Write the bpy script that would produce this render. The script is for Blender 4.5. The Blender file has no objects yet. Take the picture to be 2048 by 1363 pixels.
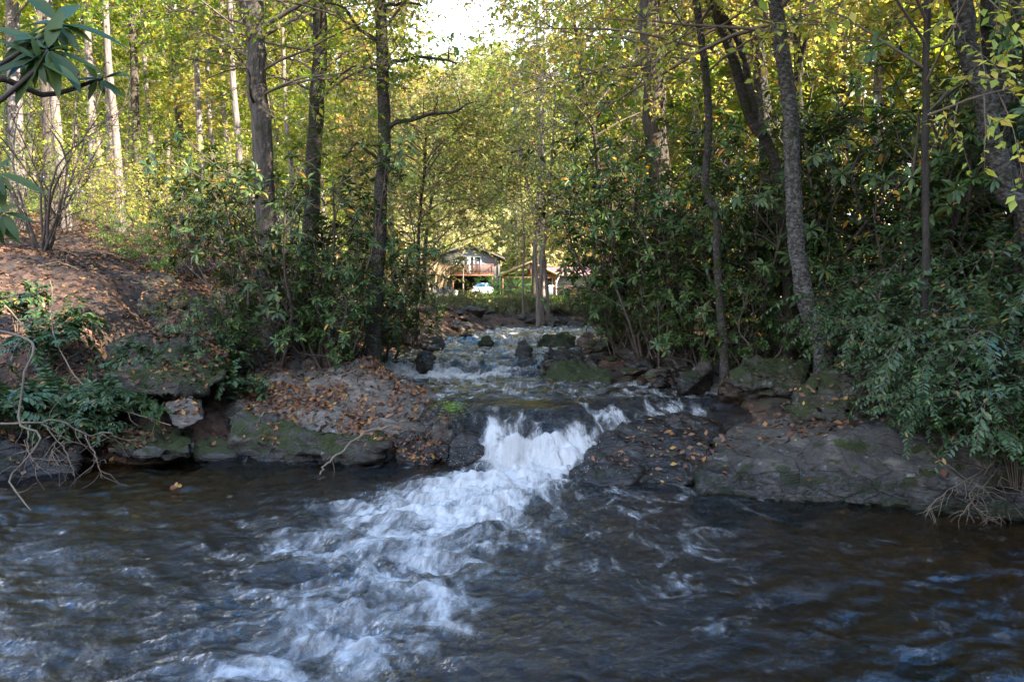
import bpy, bmesh, math, random
import numpy as np
from mathutils import Vector
from mathutils.bvhtree import BVHTree

R = math.radians
rng = np.random.default_rng(7)
random.seed(7)
sc = bpy.context.scene
EXPOSURE = 3.1
col = sc.collection

# ------------------------------------------------------------------ camera
CAMZ, F, CX, CY = 1.7, 1365.0, 1024.0, 681.5
PITCH = -math.atan(101.5 / F)
CP, SP = math.cos(PITCH), math.sin(PITCH)
cam = bpy.data.cameras.new('camera')
cam.lens = 24.0; cam.sensor_width = 36.0; cam.clip_start = 0.05; cam.clip_end = 2000
camo = bpy.data.objects.new('camera', cam); col.objects.link(camo)
camo.location = (0, 0, CAMZ); camo.rotation_euler = (R(90) + PITCH, 0, 0)
sc.camera = camo

def P(px, py, d):
    u = (px - CX) / F; v = (CY - py) / F
    yw = CP - SP * v; zw = SP + CP * v
    s = d / yw
    return np.array([u * s, d, CAMZ + zw * s])

def X(px, d):
    return (px - CX) / F * d / CP

# ------------------------------------------------------------------ noise
def _hash(ix, iy, iz, seed):
    h = (ix.astype(np.int64) * 374761393 + iy.astype(np.int64) * 668265263 + iz.astype(np.int64) * 2147483647 + seed * 974634777) & 0xFFFFFFFF
    h = ((h ^ (h >> 13)) * 1274126177) & 0xFFFFFFFF
    h = ((h ^ (h >> 16)) * 2246822519) & 0xFFFFFFFF
    return (h & 0xFFFFFF) / float(0xFFFFFF)

def vnoise(x, y, z=None, seed=0):
    if z is None: z = np.zeros_like(x)
    x0, y0, z0 = np.floor(x), np.floor(y), np.floor(z)
    fx, fy, fz = x - x0, y - y0, z - z0
    sx, sy, sz = (t * t * t * (t * (t * 6 - 15) + 10) for t in (fx, fy, fz))
    r = 0
    for dx in (0, 1):
        for dy in (0, 1):
            for dz in (0, 1):
                w = (sx if dx else 1 - sx) * (sy if dy else 1 - sy) * (sz if dz else 1 - sz)
                r = r + w * _hash(x0 + dx, y0 + dy, z0 + dz, seed)
    return r * 2 - 1

def fbm(x, y, z=None, octv=4, seed=0, gain=0.5):
    a, s, r = 1.0, 1.0, 0
    for k in range(octv):
        r = r + a * vnoise(x * s + 17.3 * k, y * s - 9.1 * k, None if z is None else z * s + 3.7 * k, seed + k)
        a *= gain; s *= 2.03
    return r

def sstep(a, b, x):
    t = np.clip((x - a) / (b - a), 0, 1)
    return t * t * (3 - 2 * t)

# ------------------------------------------------------------------ mesh helpers
class MB:
    def __init__(self): self.V = []; self.F = []; self.n = 0
    def add(self, V, *Fs):
        V = np.asarray(V, dtype=np.float64).reshape(-1, 3)
        self.V.append(V)
        for f in Fs:
            f = np.asarray(f, dtype=np.int64)
            if len(f): self.F.append(f + self.n)
        self.n += len(V)
        return self
    def box(self, a, b):
        (x0, y0, z0), (x1, y1, z1) = a, b
        V = [(x0, y0, z0), (x1, y0, z0), (x1, y1, z0), (x0, y1, z0), (x0, y0, z1), (x1, y0, z1), (x1, y1, z1), (x0, y1, z1)]
        return self.add(V, [(0, 3, 2, 1), (4, 5, 6, 7), (0, 1, 5, 4), (1, 2, 6, 5), (2, 3, 7, 6), (3, 0, 4, 7)])
    def prism(self, poly, y0, y1):           # polygon of (x, z), counter-clockwise seen from -Y, extruded along Y
        n = len(poly)
        V = [(x, y0, z) for x, z in poly] + [(x, y1, z) for x, z in poly]
        self.add(V, [[k, (k + 1) % n, n + (k + 1) % n, n + k] for k in range(n)], [list(range(n))[::-1]][:1] if False else [list(range(n))], [list(range(n, 2 * n))[::-1]])
        return self
    def tube(self, path, rad, sides=8, cap=True):
        path = np.asarray(path, float)[None]; rad = np.broadcast_to(np.asarray(rad, float), path.shape[:2])
        V, Fq = tubes(path, rad, sides)
        self.add(V, Fq)
        return self

def make_mesh(name, mb, mat, smooth=True, fix=False):
    V = np.concatenate(mb.V) if mb.V else np.zeros((0, 3))
    me = bpy.data.meshes.new(name)
    me.vertices.add(len(V)); me.vertices.foreach_set('co', V.astype(np.float32).ravel())
    loops = np.concatenate([f.ravel() for f in mb.F]); tot = np.concatenate([np.full(len(f), f.shape[1]) for f in mb.F])
    start = np.concatenate([[0], np.cumsum(tot)[:-1]])
    me.loops.add(len(loops)); me.loops.foreach_set('vertex_index', loops.astype(np.int32))
    me.polygons.add(len(tot)); me.polygons.foreach_set('loop_start', start.astype(np.int32)); me.polygons.foreach_set('loop_total', tot.astype(np.int32))
    me.update(calc_edges=True)
    if fix:
        bm = bmesh.new(); bm.from_mesh(me); bmesh.ops.recalc_face_normals(bm, faces=bm.faces[:]); bm.to_mesh(me); bm.free()
    if smooth: me.polygons.foreach_set('use_smooth', np.ones(len(tot), bool))
    me.materials.append(mat)
    return me

def obj(name, mb, mat, parent=None, smooth=True, fix=False):
    me = mb if isinstance(mb, bpy.types.Mesh) else make_mesh(name, mb, mat, smooth, fix)
    o = bpy.data.objects.new(name, me); col.objects.link(o)
    if parent is not None: o.parent = parent
    return o

def tag(o, label=None, cat=None, group=None, kind=None):
    if label: o['label'] = label
    if cat: o['category'] = cat
    if group: o['group'] = group
    if kind: o['kind'] = kind
    return o

def empty(name, label, cat, loc=(0, 0, 0), rz=0, group=None):
    o = bpy.data.objects.new(name, None); col.objects.link(o)
    o.location = loc; o.rotation_euler = (0, 0, rz); o.empty_display_size = 0.2
    return tag(o, label, cat, group)

def dup(root, loc, rz=0, scale=1, label=None, group=None, tilt=(0, 0)):
    r = root.copy(); col.objects.link(r); r.location = loc; r.rotation_euler = (tilt[0], tilt[1], rz)
    r.scale = (scale,) * 3 if np.isscalar(scale) else scale
    if label: r['label'] = label
    if group: r['group'] = group
    for ch in list(root.children):
        c = ch.copy(); col.objects.link(c); c.parent = r
        for g in list(ch.children):
            d = g.copy(); col.objects.link(d); d.parent = c
    return r

def norm(v): return v / np.maximum(np.linalg.norm(v, axis=-1, keepdims=True), 1e-9)

def tubes(paths, rad, sides):
    m, n, _ = paths.shape
    T = np.empty_like(paths); T[:, 1:-1] = paths[:, 2:] - paths[:, :-2]; T[:, 0] = paths[:, 1] - paths[:, 0]; T[:, -1] = paths[:, -1] - paths[:, -2]
    T = norm(T)
    ref = np.where(np.abs(norm(paths[:, -1] - paths[:, 0])[:, 2:3]) > 0.85, np.array([[1.0, 0.1, 0]]), np.array([[0, 0.1, 1.0]]))[:, None, :]
    A = norm(np.cross(T, np.broadcast_to(ref, T.shape))); B = np.cross(T, A)
    a = np.arange(sides) * 2 * np.pi / sides
    V = paths[:, :, None] + rad[:, :, None, None] * (np.cos(a)[None, None, :, None] * A[:, :, None] + np.sin(a)[None, None, :, None] * B[:, :, None])
    base = (np.arange(m) * n * sides)[:, None, None]
    i = np.arange(n - 1)[None, :, None] * sides; j = np.arange(sides)[None, None, :]; j2 = (j + 1) % sides
    Fq = np.stack([base + i + j, base + i + j2, base + i + sides + j2, base + i + sides + j], -1).reshape(-1, 4)
    return V.reshape(-1, 3), Fq

def spline(pts, n):
    pts = np.asarray(pts, float); k = len(pts)
    t = np.linspace(0, k - 1, n); i = np.clip(t.astype(int), 0, k - 2); f = (t - i)[:, None]
    p0 = pts[np.clip(i - 1, 0, k - 1)]; p1 = pts[i]; p2 = pts[i + 1]; p3 = pts[np.clip(i + 2, 0, k - 1)]
    return 0.5 * ((2 * p1) + (-p0 + p2) * f + (2 * p0 - 5 * p1 + 4 * p2 - p3) * f ** 2 + (-p0 + 3 * p1 - 3 * p2 + p3) * f ** 3)

# leaves -------------------------------------------------------------
LEAF4 = (np.array([(0, 0, 0), (0, .5, -.06), (0, 1, -.10), (-.5, .42, 0.03), (.5, .42, .03)]), np.array([(0, 4, 1), (1, 4, 2), (0, 1, 3), (1, 2, 3)]))
LEAFQ = (np.array([(0, 0, 0), (.5, .45, 0), (0, 1, -.05), (-.5, .45, 0)]), np.array([(0, 1, 2, 3)]))
LEAFL = (np.array([(0, 0, 0), (0, .33, -.03), (0, .7, -.05), (0, 1, -.16), (-.42, .3, .06), (.42, .3, .06), (-.5, .66, .02), (.5, .66, .02)]),
         np.array([(0, 5, 1), (0, 1, 4), (7, 3, 2), (2, 3, 6)]), np.array([(1, 5, 7, 2), (4, 1, 2, 6)]))

_t = np.linspace(0, 1, 8); _w = np.sin(np.pi * np.clip(_t, 0, 1) ** .85) ** .8 * .5; _w[0] = .03; _w[-1] = .02
LEAFH = (np.concatenate([np.stack([0 * _t, _t, -.18 * _t ** 2.2], -1), np.stack([-_w, _t, -.18 * _t ** 2.2 + .10 * _w], -1), np.stack([_w, _t, -.18 * _t ** 2.2 + .10 * _w], -1)]),
         np.array([(k, k + 1, k + 9, k + 8) for k in range(7)] + [(k, k + 16, k + 17, k + 1) for k in range(7)]))

def leaves(mb, pos, d, nrm, L, wr, tpl):
    d = norm(d); s = norm(np.cross(d, nrm)); nn = np.cross(s, d)
    T = tpl[0]; L = np.asarray(L, float).reshape(-1, 1, 1); wr = np.asarray(wr, float).reshape(-1, 1, 1) if np.ndim(wr) else wr
    V = pos[:, None] + L * (T[None, :, 0:1] * wr * s[:, None] + T[None, :, 1:2] * d[:, None] + T[None, :, 2:3] * nn[:, None])
    m, k = len(pos), len(T)
    off = (np.arange(m) * k)[:, None, None]
    mb.add(V.reshape(-1, 3), *[(f[None] + off).reshape(-1, f.shape[1]) for f in tpl[1:]])

def offshoots(paths, rad, per, tmin, tmax, length, ang, up, npts, g, droop=0.0, jit=.12, shape=None):
    m, n, _ = paths.shape
    idx = np.repeat(np.arange(m), per)
    q = len(idx)
    t = tmin + (tmax - tmin) * ((np.tile(np.arange(per), m) + g.random(q)) / per)
    tt = t * (n - 1); i = np.clip(tt.astype(int), 0, n - 2); f = (tt - i)[:, None]
    st = paths[idx, i] * (1 - f) + paths[idx, i + 1] * f
    rr = rad[idx, i] * (1 - f[:, 0]) + rad[idx, i + 1] * f[:, 0]
    tan = norm(paths[idx, i + 1] - paths[idx, i])
    rv = norm(g.normal(size=(q, 3))); perp = norm(np.cross(tan, rv))
    a = ang * (0.75 + 0.5 * g.random(q))[:, None]
    d = np.cos(a) * tan + np.sin(a) * perp; d[:, 2] += up; d = norm(d)
    L = length * (0.6 + 0.7 * g.random(q))
    if shape is not None: L = L * shape(t)
    step = (L / (npts - 1))[:, None]
    out = np.empty((q, npts, 3)); out[:, 0] = st
    for k in range(1, npts):
        d = d + g.normal(size=(q, 3)) * jit; d[:, 2] -= droop; d = norm(d)
        out[:, k] = out[:, k - 1] + d * step
    return out, rr, L, t

# ------------------------------------------------------------------ materials
def mat(name):
    m = bpy.data.materials.new(name); m.use_nodes = True
    nt = m.node_tree; nt.nodes.clear()
    out = nt.nodes.new('ShaderNodeOutputMaterial')
    return m, nt, out

class N:
    def __init__(self, nt): self.nt = nt
    def __call__(self, t, **kw):
        n = self.nt.nodes.new('ShaderNode' + t)
        for k, v in kw.items():
            if k.startswith('i_'): continue
            setattr(n, k, v)
        return n
    def link(self, a, b): self.nt.links.new(a, b)
    def val(self, sock, v):
        if hasattr(v, 'is_output') or isinstance(v, bpy.types.NodeSocket): self.nt.links.new(v, sock)
        else: sock.default_value = v
    def math(self, op, a, b=0.0, c=None, clamp=False):
        n = self('Math', operation=op); n.use_clamp = clamp
        self.val(n.inputs[0], a); self.val(n.inputs[1], b)
        if c is not None: self.val(n.inputs[2], c)
        return n.outputs[0]
    def noise(self, vec, scale, detail=4, rough=.55, dist=0.0):
        n = self('TexNoise'); self.val(n.inputs['Vector'], vec)
        n.inputs['Scale'].default_value = scale; n.inputs['Detail'].default_value = detail; n.inputs['Roughness'].default_value = rough; n.inputs['Distortion'].default_value = dist
        return n.outputs['Fac']
    def ramp(self, fac, stops, interp='LINEAR'):
        n = self('ValToRGB'); self.val(n.inputs[0], fac); cr = n.color_ramp; cr.interpolation = interp
        while len(cr.elements) > 1: cr.elements.remove(cr.elements[0])
        cr.elements[0].position = stops[0][0]; cr.elements[0].color = (*stops[0][1], 1)
        for p, c in stops[1:]:
            e = cr.elements.new(p); e.color = (*c, 1)
        return n.outputs[0]
    def smooth(self, x, a, b):
        n = self('MapRange', interpolation_type='SMOOTHSTEP'); self.val(n.inputs[0], x); self.val(n.inputs[1], a); self.val(n.inputs[2], b)
        return n.outputs[0]
    def mixc(self, f, a, b):
        n = self('Mix', data_type='RGBA'); self.val(n.inputs[0], f)
        for s, v in ((n.inputs[6], a), (n.inputs[7], b)):
            if isinstance(v, tuple): s.default_value = (*v, 1)
            else: self.nt.links.new(v, s)
        return n.outputs[2]
    def mul(self, vec, sc_):
        n = self('VectorMath', operation='MULTIPLY'); self.val(n.inputs[0], vec); n.inputs[1].default_value = sc_
        return n.outputs[0]
    def bump(self, h, strength, dist, normal=None):
        n = self('Bump'); n.inputs['Strength'].default_value = strength; n.inputs['Distance'].default_value = dist
        self.val(n.inputs['Height'], h)
        if normal is not None: self.val(n.inputs['Normal'], normal)
        return n.outputs[0]

def principled(n, out, base, rough=.7, spec=.3, normal=None, metal=0):
    b = n('BsdfPrincipled')
    if isinstance(base, tuple): b.inputs['Base Color'].default_value = (*base, 1)
    else: n.link(base, b.inputs['Base Color'])
    n.val(b.inputs['Roughness'], rough); b.inputs['Specular IOR Level'].default_value = spec; b.inputs['Metallic'].default_value = metal
    if normal is not None: n.link(normal, b.inputs['Normal'])
    n.link(b.outputs[0], out.inputs[0])
    return b

def leaf_mat(name, stops, rough=.5, spec=.35, trans=.4, tcol=1.3, objvar=.25):
    m, nt, out = mat(name); n = N(nt)
    g = n('NewGeometry'); oi = n('ObjectInfo')
    c = n.ramp(g.outputs['Random Per Island'], stops)
    hsv = n('HueSaturation'); n.link(c, hsv.inputs['Color'])
    v = n.math('MULTIPLY_ADD', oi.outputs['Random'], objvar * 1.6, 1 - objvar * .8)
    n.link(v, hsv.inputs['Value'])
    hv = n.math('MULTIPLY_ADD', oi.outputs['Random'], objvar * .10, .5 - objvar * .05); n.link(hv, hsv.inputs['Hue'])
    b = n('BsdfPrincipled'); n.link(hsv.outputs[0], b.inputs['Base Color']); b.inputs['Roughness'].default_value = rough; b.inputs['Specular IOR Level'].default_value = spec
    t = n('BsdfTranslucent'); mc = n('Mix', data_type='RGBA', blend_type='MULTIPLY'); mc.inputs[0].default_value = 1
    n.link(hsv.outputs[0], mc.inputs[6]); mc.inputs[7].default_value = (tcol * 1.1, tcol * 1.05, tcol * .65, 1); n.link(mc.outputs[2], t.inputs['Color'])
    mx = n('MixShader'); mx.inputs[0].default_value = trans; n.link(b.outputs[0], mx.inputs[1]); n.link(t.outputs[0], mx.inputs[2])
    n.link(mx.outputs[0], out.inputs[0])
    return m

def bark_mat(name, dark, light, lichen=0.3, moss=0.25, scale=1.0, ridged=True):
    m, nt, out = mat(name); n = N(nt)
    co = n('TexCoord').outputs['Object']; oi = n('ObjectInfo')
    v = n.mul(co, (1, 1, .14 if ridged else 2.2))
    f = n.noise(v, 24 * scale if ridged else 9 * scale, 7, .65, .4)
    big = n.noise(co, 2.2, 3)
    c = n.ramp(f, [(.3, dark), (.7, light)])
    l = n.smooth(n.noise(n.mul(co, (1, 1, 1.5)), 24, 7, .72, .4), .60 - lichen * .16, .70 - lichen * .14)
    c = n.mixc(n.math('MULTIPLY', l, .75), c, (.27, .26, .22))
    mo = n.smooth(n.noise(co, 5.0, 4, .6), .62 - moss * .2, .72 - moss * .2)
    c = n.mixc(n.math('MULTIPLY', mo, .8), c, (.045, .055, .012))
    c = n.mixc(n.math('MULTIPLY', big, .5), c, dark)
    h = n.math('ADD', f, n.math('MULTIPLY', l, .15))
    principled(n, out, c, .9, .15, n.bump(h, 1.0, .05))
    return m

def rock_mat(name, c1, c2, moss=.5, wet=0.0, wetline=None, side=False, mosscol=(.030, .037, .008), leafs=0.0):
    m, nt, out = mat(name); n = N(nt)
    g = n('NewGeometry'); pos = g.outputs['Position']; nz = n('SeparateXYZ'); n.link(g.outputs['Normal'], nz.inputs[0])
    pz = n('SeparateXYZ'); n.link(pos, pz.inputs[0])
    v = n.mul(pos, (1, 1.0, 2.6))
    f1 = n.noise(v, 3.0, 8, .62, .6); f2 = n.noise(v, 22, 6, .65, .3)
    c = n.ramp(n.math('ADD', n.math('MULTIPLY', f1, .65), n.math('MULTIPLY', f2, .35)), [(.34, tuple(a * .55 for a in c1)), (.5, c1), (.66, c2)])
    vo = n('TexVoronoi', feature='DISTANCE_TO_EDGE'); n.link(n.mul(pos, (1, 1, 2.2)), vo.inputs['Vector']); vo.inputs['Scale'].default_value = 2.6
    crack = n.smooth(vo.outputs[0], 0.0, .035)
    li = n.smooth(n.noise(pos, 11, 5, .7), .60, .66)
    c = n.mixc(n.math('MULTIPLY', li, .4), c, (.30, .30, .26))
    up = n.math('MULTIPLY_ADD', nz.outputs[2], -.42 if side else .30, .30 if side else -.10)
    mf = n.math('ADD', n.noise(pos, 3.2, 6, .68, .3), up)
    mo = n.smooth(mf, 1.02 - moss * .55, 1.12 - moss * .55)
    mtex = n.noise(pos, 90, 3, .6)
    mcol = n.ramp(mtex, [(.3, tuple(a * .35 for a in mosscol)), (.7, tuple(a * 1.7 for a in mosscol))])
    c = n.mixc(mo, c, mcol)
    rough = n.math('MULTIPLY_ADD', mo, .25, .68)
    if wetline is not None or wet:
        wn = n.math('MULTIPLY_ADD', n.noise(pos, 4, 4), .22, -.11)
        w = n.smooth(n.math('ADD', pz.outputs[2], wn), (wetline or 0) + .13, (wetline or 0) - .04) if wetline is not None else wet
        if wetline is not None and wet: w = n.math('MAXIMUM', w, wet)
        wd = n('Mix', data_type='RGBA', blend_type='MULTIPLY'); n.val(wd.inputs[0], w); n.link(c, wd.inputs[6]); wd.inputs[7].default_value = (.42, .40, .38, 1)
        c = wd.outputs[2]
        rough = n.math('MULTIPLY_ADD', w, -.56, rough)
    h = n.math('ADD', n.math('ADD', n.math('MULTIPLY', f1, .7), n.math('MULTIPLY', f2, .35)), n.math('MULTIPLY', n.math('MULTIPLY', mtex, mo), .35))
    h = n.math('ADD', h, n.math('MULTIPLY', crack, .18))
    principled(n, out, c, rough, .4, n.bump(h, .9, .05))
    return m

def plain(name, c, rough=.6, spec=.4, metal=0, nscale=6, var=.25, bump=0.0):
    m, nt, out = mat(name); n = N(nt)
    co = n('TexCoord').outputs['Object']
    f = n.noise(co, nscale, 5)
    cc = n.ramp(f, [(.3, tuple(a * (1 - var) for a in c)), (.7, tuple(min(1, a * (1 + var)) for a in c))])
    principled(n, out, cc, rough, spec, n.bump(f, bump, .02) if bump else None, metal)
    return m

M = {}
M['yellow_leaf'] = leaf_mat('yellow_leaf', [(0, (.22, .29, .06)), (.35, (.37, .39, .08)), (.7, (.50, .43, .09)), (1, (.54, .33, .09))], .5, .3, .45)
M['green_leaf'] = leaf_mat('green_leaf', [(0, (.12, .20, .025)), (.5, (.20, .28, .03)), (.85, (.36, .36, .035)), (1, (.5, .36, .04))], .45, .35, .45)
M['olive_leaf'] = leaf_mat('olive_leaf', [(0, (.14, .20, .055)), (.4, (.25, .30, .08)), (.8, (.38, .38, .11)), (1, (.44, .30, .11))], .5, .3, .45)
M['pale_leaf'] = leaf_mat('pale_leaf', [(0, (.24, .27, .11)), (.45, (.40, .38, .17)), (.8, (.54, .47, .23)), (1, (.54, .39, .24))], .6, .25, .35)
M['rust_leaf'] = leaf_mat('rust_leaf', [(0, (.26, .20, .06)), (.5, (.42, .28, .09)), (1, (.52, .34, .15))], .6, .25, .35)
M['rhodo_leaf'] = leaf_mat('rhododendron_leaf', [(0, (.028, .056, .014)), (.5, (.05, .092, .022)), (.93, (.10, .15, .035)), (.965, (.16, .16, .03)), (.985, (.45, .22, .02)), (1, (.5, .2, .03))], .40, .36, .18)
M['rhodo_leaf_near'] = leaf_mat('near_rhododendron_leaf', [(0, (.035, .065, .013)), (.5, (.06, .10, .02)), (1, (.10, .14, .03))], .45, .3, .28)
M['leuco_leaf'] = leaf_mat('leucothoe_leaf', [(0, (.025, .055, .02)), (.6, (.045, .085, .026)), (.96, (.07, .12, .03)), (.985, (.2, .14, .03)), (1, (.3, .1, .03))], .42, .38, .18)
M['fresh_leaf'] = leaf_mat('fresh_leaf', [(0, (.10, .20, .03)), (.6, (.17, .30, .05)), (1, (.28, .34, .06))], .5, .3, .4)
M['conifer_leaf'] = leaf_mat('conifer_needle', [(0, (.02, .045, .02)), (1, (.05, .085, .03))], .6, .25, .15)
M['litter'] = leaf_mat('fallen_leaf', [(0, (.03, .016, .010)), (.3, (.085, .044, .026)), (.6, (.15, .082, .050)), (.85, (.21, .12, .07)), (.95, (.30, .12, .035)), (1, (.34, .21, .05))], .65, .25, .15, objvar=0)
M['litter_orange'] = leaf_mat('orange_fallen_leaf', [(0, (.05, .022, .012)), (.35, (.15, .062, .03)), (.65, (.26, .105, .042)), (.9, (.34, .16, .05)), (1, (.42, .28, .06))], .6, .3, .15, objvar=0)
M['dry_twig_leaf'] = leaf_mat('dry_brush_leaf', [(0, (.09, .085, .035)), (.5, (.16, .15, .055)), (.85, (.20, .21, .06)), (1, (.28, .17, .09))], .7, .2, .2)
M['straw'] = leaf_mat('straw', [(0, (.24, .165, .10)), (1, (.42, .31, .21))], .7, .2, .2)
M['grass'] = leaf_mat('grass', [(0, (.06, .11, .02)), (.7, (.13, .19, .03)), (1, (.28, .24, .08))], .6, .25, .3, objvar=0)
M['bark_ridged'] = bark_mat('ridged_bark', (.045, .036, .028), (.19, .155, .125), .1, .15)
M['bark_lichen'] = bark_mat('lichen_bark', (.028, .021, .016), (.10, .082, .065), .42, .55, 1, False)
M['bark_birch'] = bark_mat('birch_bark', (.028, .021, .016), (.125, .10, .078), .95, .25, 1.8, False)
M['bark_pale'] = bark_mat('pale_bark', (.13, .10, .085), (.36, .30, .26), .2, .05, .7)
M['bark_dark'] = bark_mat('dark_bark', (.028, .022, .018), (.10, .08, .065), .1, .25)
M['twig'] = plain('twig', (.16, .12, .085), .85, .2)
M['vine'] = plain('bare_vine', (.17, .125, .085), .8, .25)
M['stem'] = plain('shrub_stem', (.10, .075, .055), .85, .2)

# ------------------------------------------------------------------ terrain
WATER_POLY = np.array([(-2.7, -6), (-2.7, 2.4), (-4.1, 4.8), (-4.7, 5.7), (-4.1, 6.2), (-3.1, 6.75), (-2.75, 7.2), (-1.8, 6.75), (-.75, 6.6), (-.5, 7.1), (-.75, 8.0), (-1.3, 9.0),
    (-1.75, 10), (-2.05, 11.5), (-1.6, 13), (-1.1, 15), (-.2, 16.8), (.6, 17.6), (3.2, 18.6), (8, 20.5), (14, 23), (14, 20.5), (8, 18.3), (3.2, 16.8), (2.3, 15), (1.55, 13), (.75, 11.5), (.75, 10),
    (1.7, 9.0), (2.6, 8.0), (2.4, 7.2), (1.0, 7.0), (.6, 6.15), (1.57, 5.75), (2.3, 5.45), (2.9, 5.2), (3.7, 4.98), (6, 4.5), (9, 4.2), (9, -6)], float)

def poly_sd(x, y, poly=WATER_POLY):
    sh = x.shape; x = x.ravel(); y = y.ravel()
    d = np.full(x.shape, 1e9); ins = np.zeros(x.shape, bool)
    for k in range(len(poly)):
        ax, ay = poly[k]; bx, by = poly[(k + 1) % len(poly)]
        ex, ey = bx - ax, by - ay
        t = np.clip(((x - ax) * ex + (y - ay) * ey) / (ex * ex + ey * ey), 0, 1)
        d = np.minimum(d, np.hypot(x - ax - t * ex, y - ay - t * ey))
        c = ((ay > y) != (by > y))
        with np.errstate(divide='ignore', invalid='ignore'):
            xi = ax + (y - ay) * ex / (ey if ey else 1e-9)
        ins ^= c & (x < xi)
    return np.where(ins, -d, d).reshape(sh)

def wlevel(y):
    return np.interp(y, [6.35, 6.7, 7.2, 7.75, 10, 10.7, 12.3, 13.9, 14.3, 17, 20, 25], [0, .16, .40, .47, .48, .56, .59, .63, .68, .76, .85, .95])

CARVE = None
SUN_AZ, SUN_EL = R(115), R(33)
SXY = (math.sin(SUN_AZ), math.cos(SUN_AZ))

def terrain(x, y, detail=True):
    x = np.asarray(x, float); y = np.asarray(y, float)
    sd = poly_sd(x, y)
    W = wlevel(y)
    W = np.where(y < 9.6, W + (np.interp(y, [7.0, 9.6], [0, .48]) - W) * (1 - sstep(-1.35, -.75, x)), W)
    dn = np.maximum(sd, 0)
    cx = np.interp(y, [0, 6, 8, 11, 15, 17.5, 25], [0, 0.1, .4, -.6, .6, 2, 6])
    left = x < cx
    fl = np.interp(dn, [0, .25, 1.2, 3, 6, 12, 25, 40, 70], [0, .14, .5, 1.0, 1.75, 2.9, 5.2, 6.8, 8])
    fr = np.interp(dn, [0, .3, 1, 2.2, 4, 8, 20, 50], [0, .18, .38, .62, 1.0, 1.6, 3.5, 7])
    fr = fr * (1 - .5 * sstep(7.4, 8.4, y) * (1 - sstep(1.5, 4, dn)))
    z = W + np.where(left, fl, fr)
    inside = W - np.minimum(.42, .55 * np.maximum(-sd, 0)) * np.where(y < 6.6, 1, .55)
    z = np.where(sd < 0, inside, z)
    if detail:
        z = z + fbm(x * .9, y * .9, octv=3, seed=3) * .10 * sstep(0, 1, dn) + fbm(x * 4, y * 4, octv=3, seed=5) * .03
    # far bank and the level lawn with the houses
    lawn = sstep(19.2, 23.5, y) * sstep(-.30 * y - 1.5, -.215 * y, x) * (1 - sstep(.30 * y + 2, .42 * y + 6, x))
    z = z * (1 - lawn) + (1.27 - .25 * sstep(24, 90, y) + (.05 * fbm(x * .3, y * .3, octv=2, seed=9) if detail else 0)) * lawn
    cor = sstep(16.6, 18, y) * sstep(-.27 * y, -.20 * y, x) * (1 - sstep(.2 * y, .3 * y, x))
    z = z * (1 - cor) + np.minimum(z, np.interp(y, [16, 18, 19.5, 21.5, 23.5, 90], [.8, .92, 1.0, 1.16, 1.25, 1.02]) + (.12 * np.abs(fbm(x * 1.5, y * 1.5, octv=3, seed=8)) * (y < 23) if detail else 0)) * cor
    # wooded hill behind the houses
    a = x / np.maximum(y, 20) + .03
    hill = sstep(97, 205, y) * 46 * np.exp(-(a / .36) ** 2) + sstep(97, 150, y) * 6
    z = z + hill - sstep(215, 360, y) * 30
    # unseen ridge added right of and behind the camera to shade the foreground
    s = x * SXY[0] + y * SXY[1]; t = x * SXY[1] - y * SXY[0]
    rn = fbm(t * .12, t * 0 + 2.2, octv=3, seed=21) * 2.0
    ridge = sstep(4.5, 25, s) * (17.5 + rn) * (1 - sstep(-3, 8, y)) * sstep(-80, -25, y)
    z = z + ridge
    if CARVE is not None:
        fx = np.clip((x + 8) / .07, 0, CARVE.shape[1] - 1.001); fy = np.clip((y - 4) / .07, 0, CARVE.shape[0] - 1.001)
        ix, iy = fx.astype(int), fy.astype(int); fx, fy = fx - ix, fy - iy
        z = z - (CARVE[iy, ix] * (1 - fx) * (1 - fy) + CARVE[iy, ix + 1] * fx * (1 - fy) + CARVE[iy + 1, ix] * (1 - fx) * fy + CARVE[iy + 1, ix + 1] * fx * fy)
    return z

def hz(x, y):
    return float(terrain(np.array([x]), np.array([y]))[0])

def at(px, d, dz=0.0):
    x = X(px, d)
    return (x, d, hz(x, d) + dz)

def axis(lims):
    out = [np.array([lims[0][0]])]
    for a, b, s in lims: out.append(np.linspace(a, b, max(2, int(round((b - a) / s)) + 1))[1:])
    return np.concatenate(out)

def grid_mesh(xs, ys, zf):
    gx, gy = np.meshgrid(xs, ys); z = zf(gx, gy)
    nx, ny = len(xs), len(ys)
    i = np.arange(ny - 1)[:, None] * nx + np.arange(nx - 1)[None]
    Fq = np.stack([i, i + 1, i + nx + 1, i + nx], -1).reshape(-1, 4)
    return np.stack([gx, gy, z], -1).reshape(-1, 3), Fq

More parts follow.
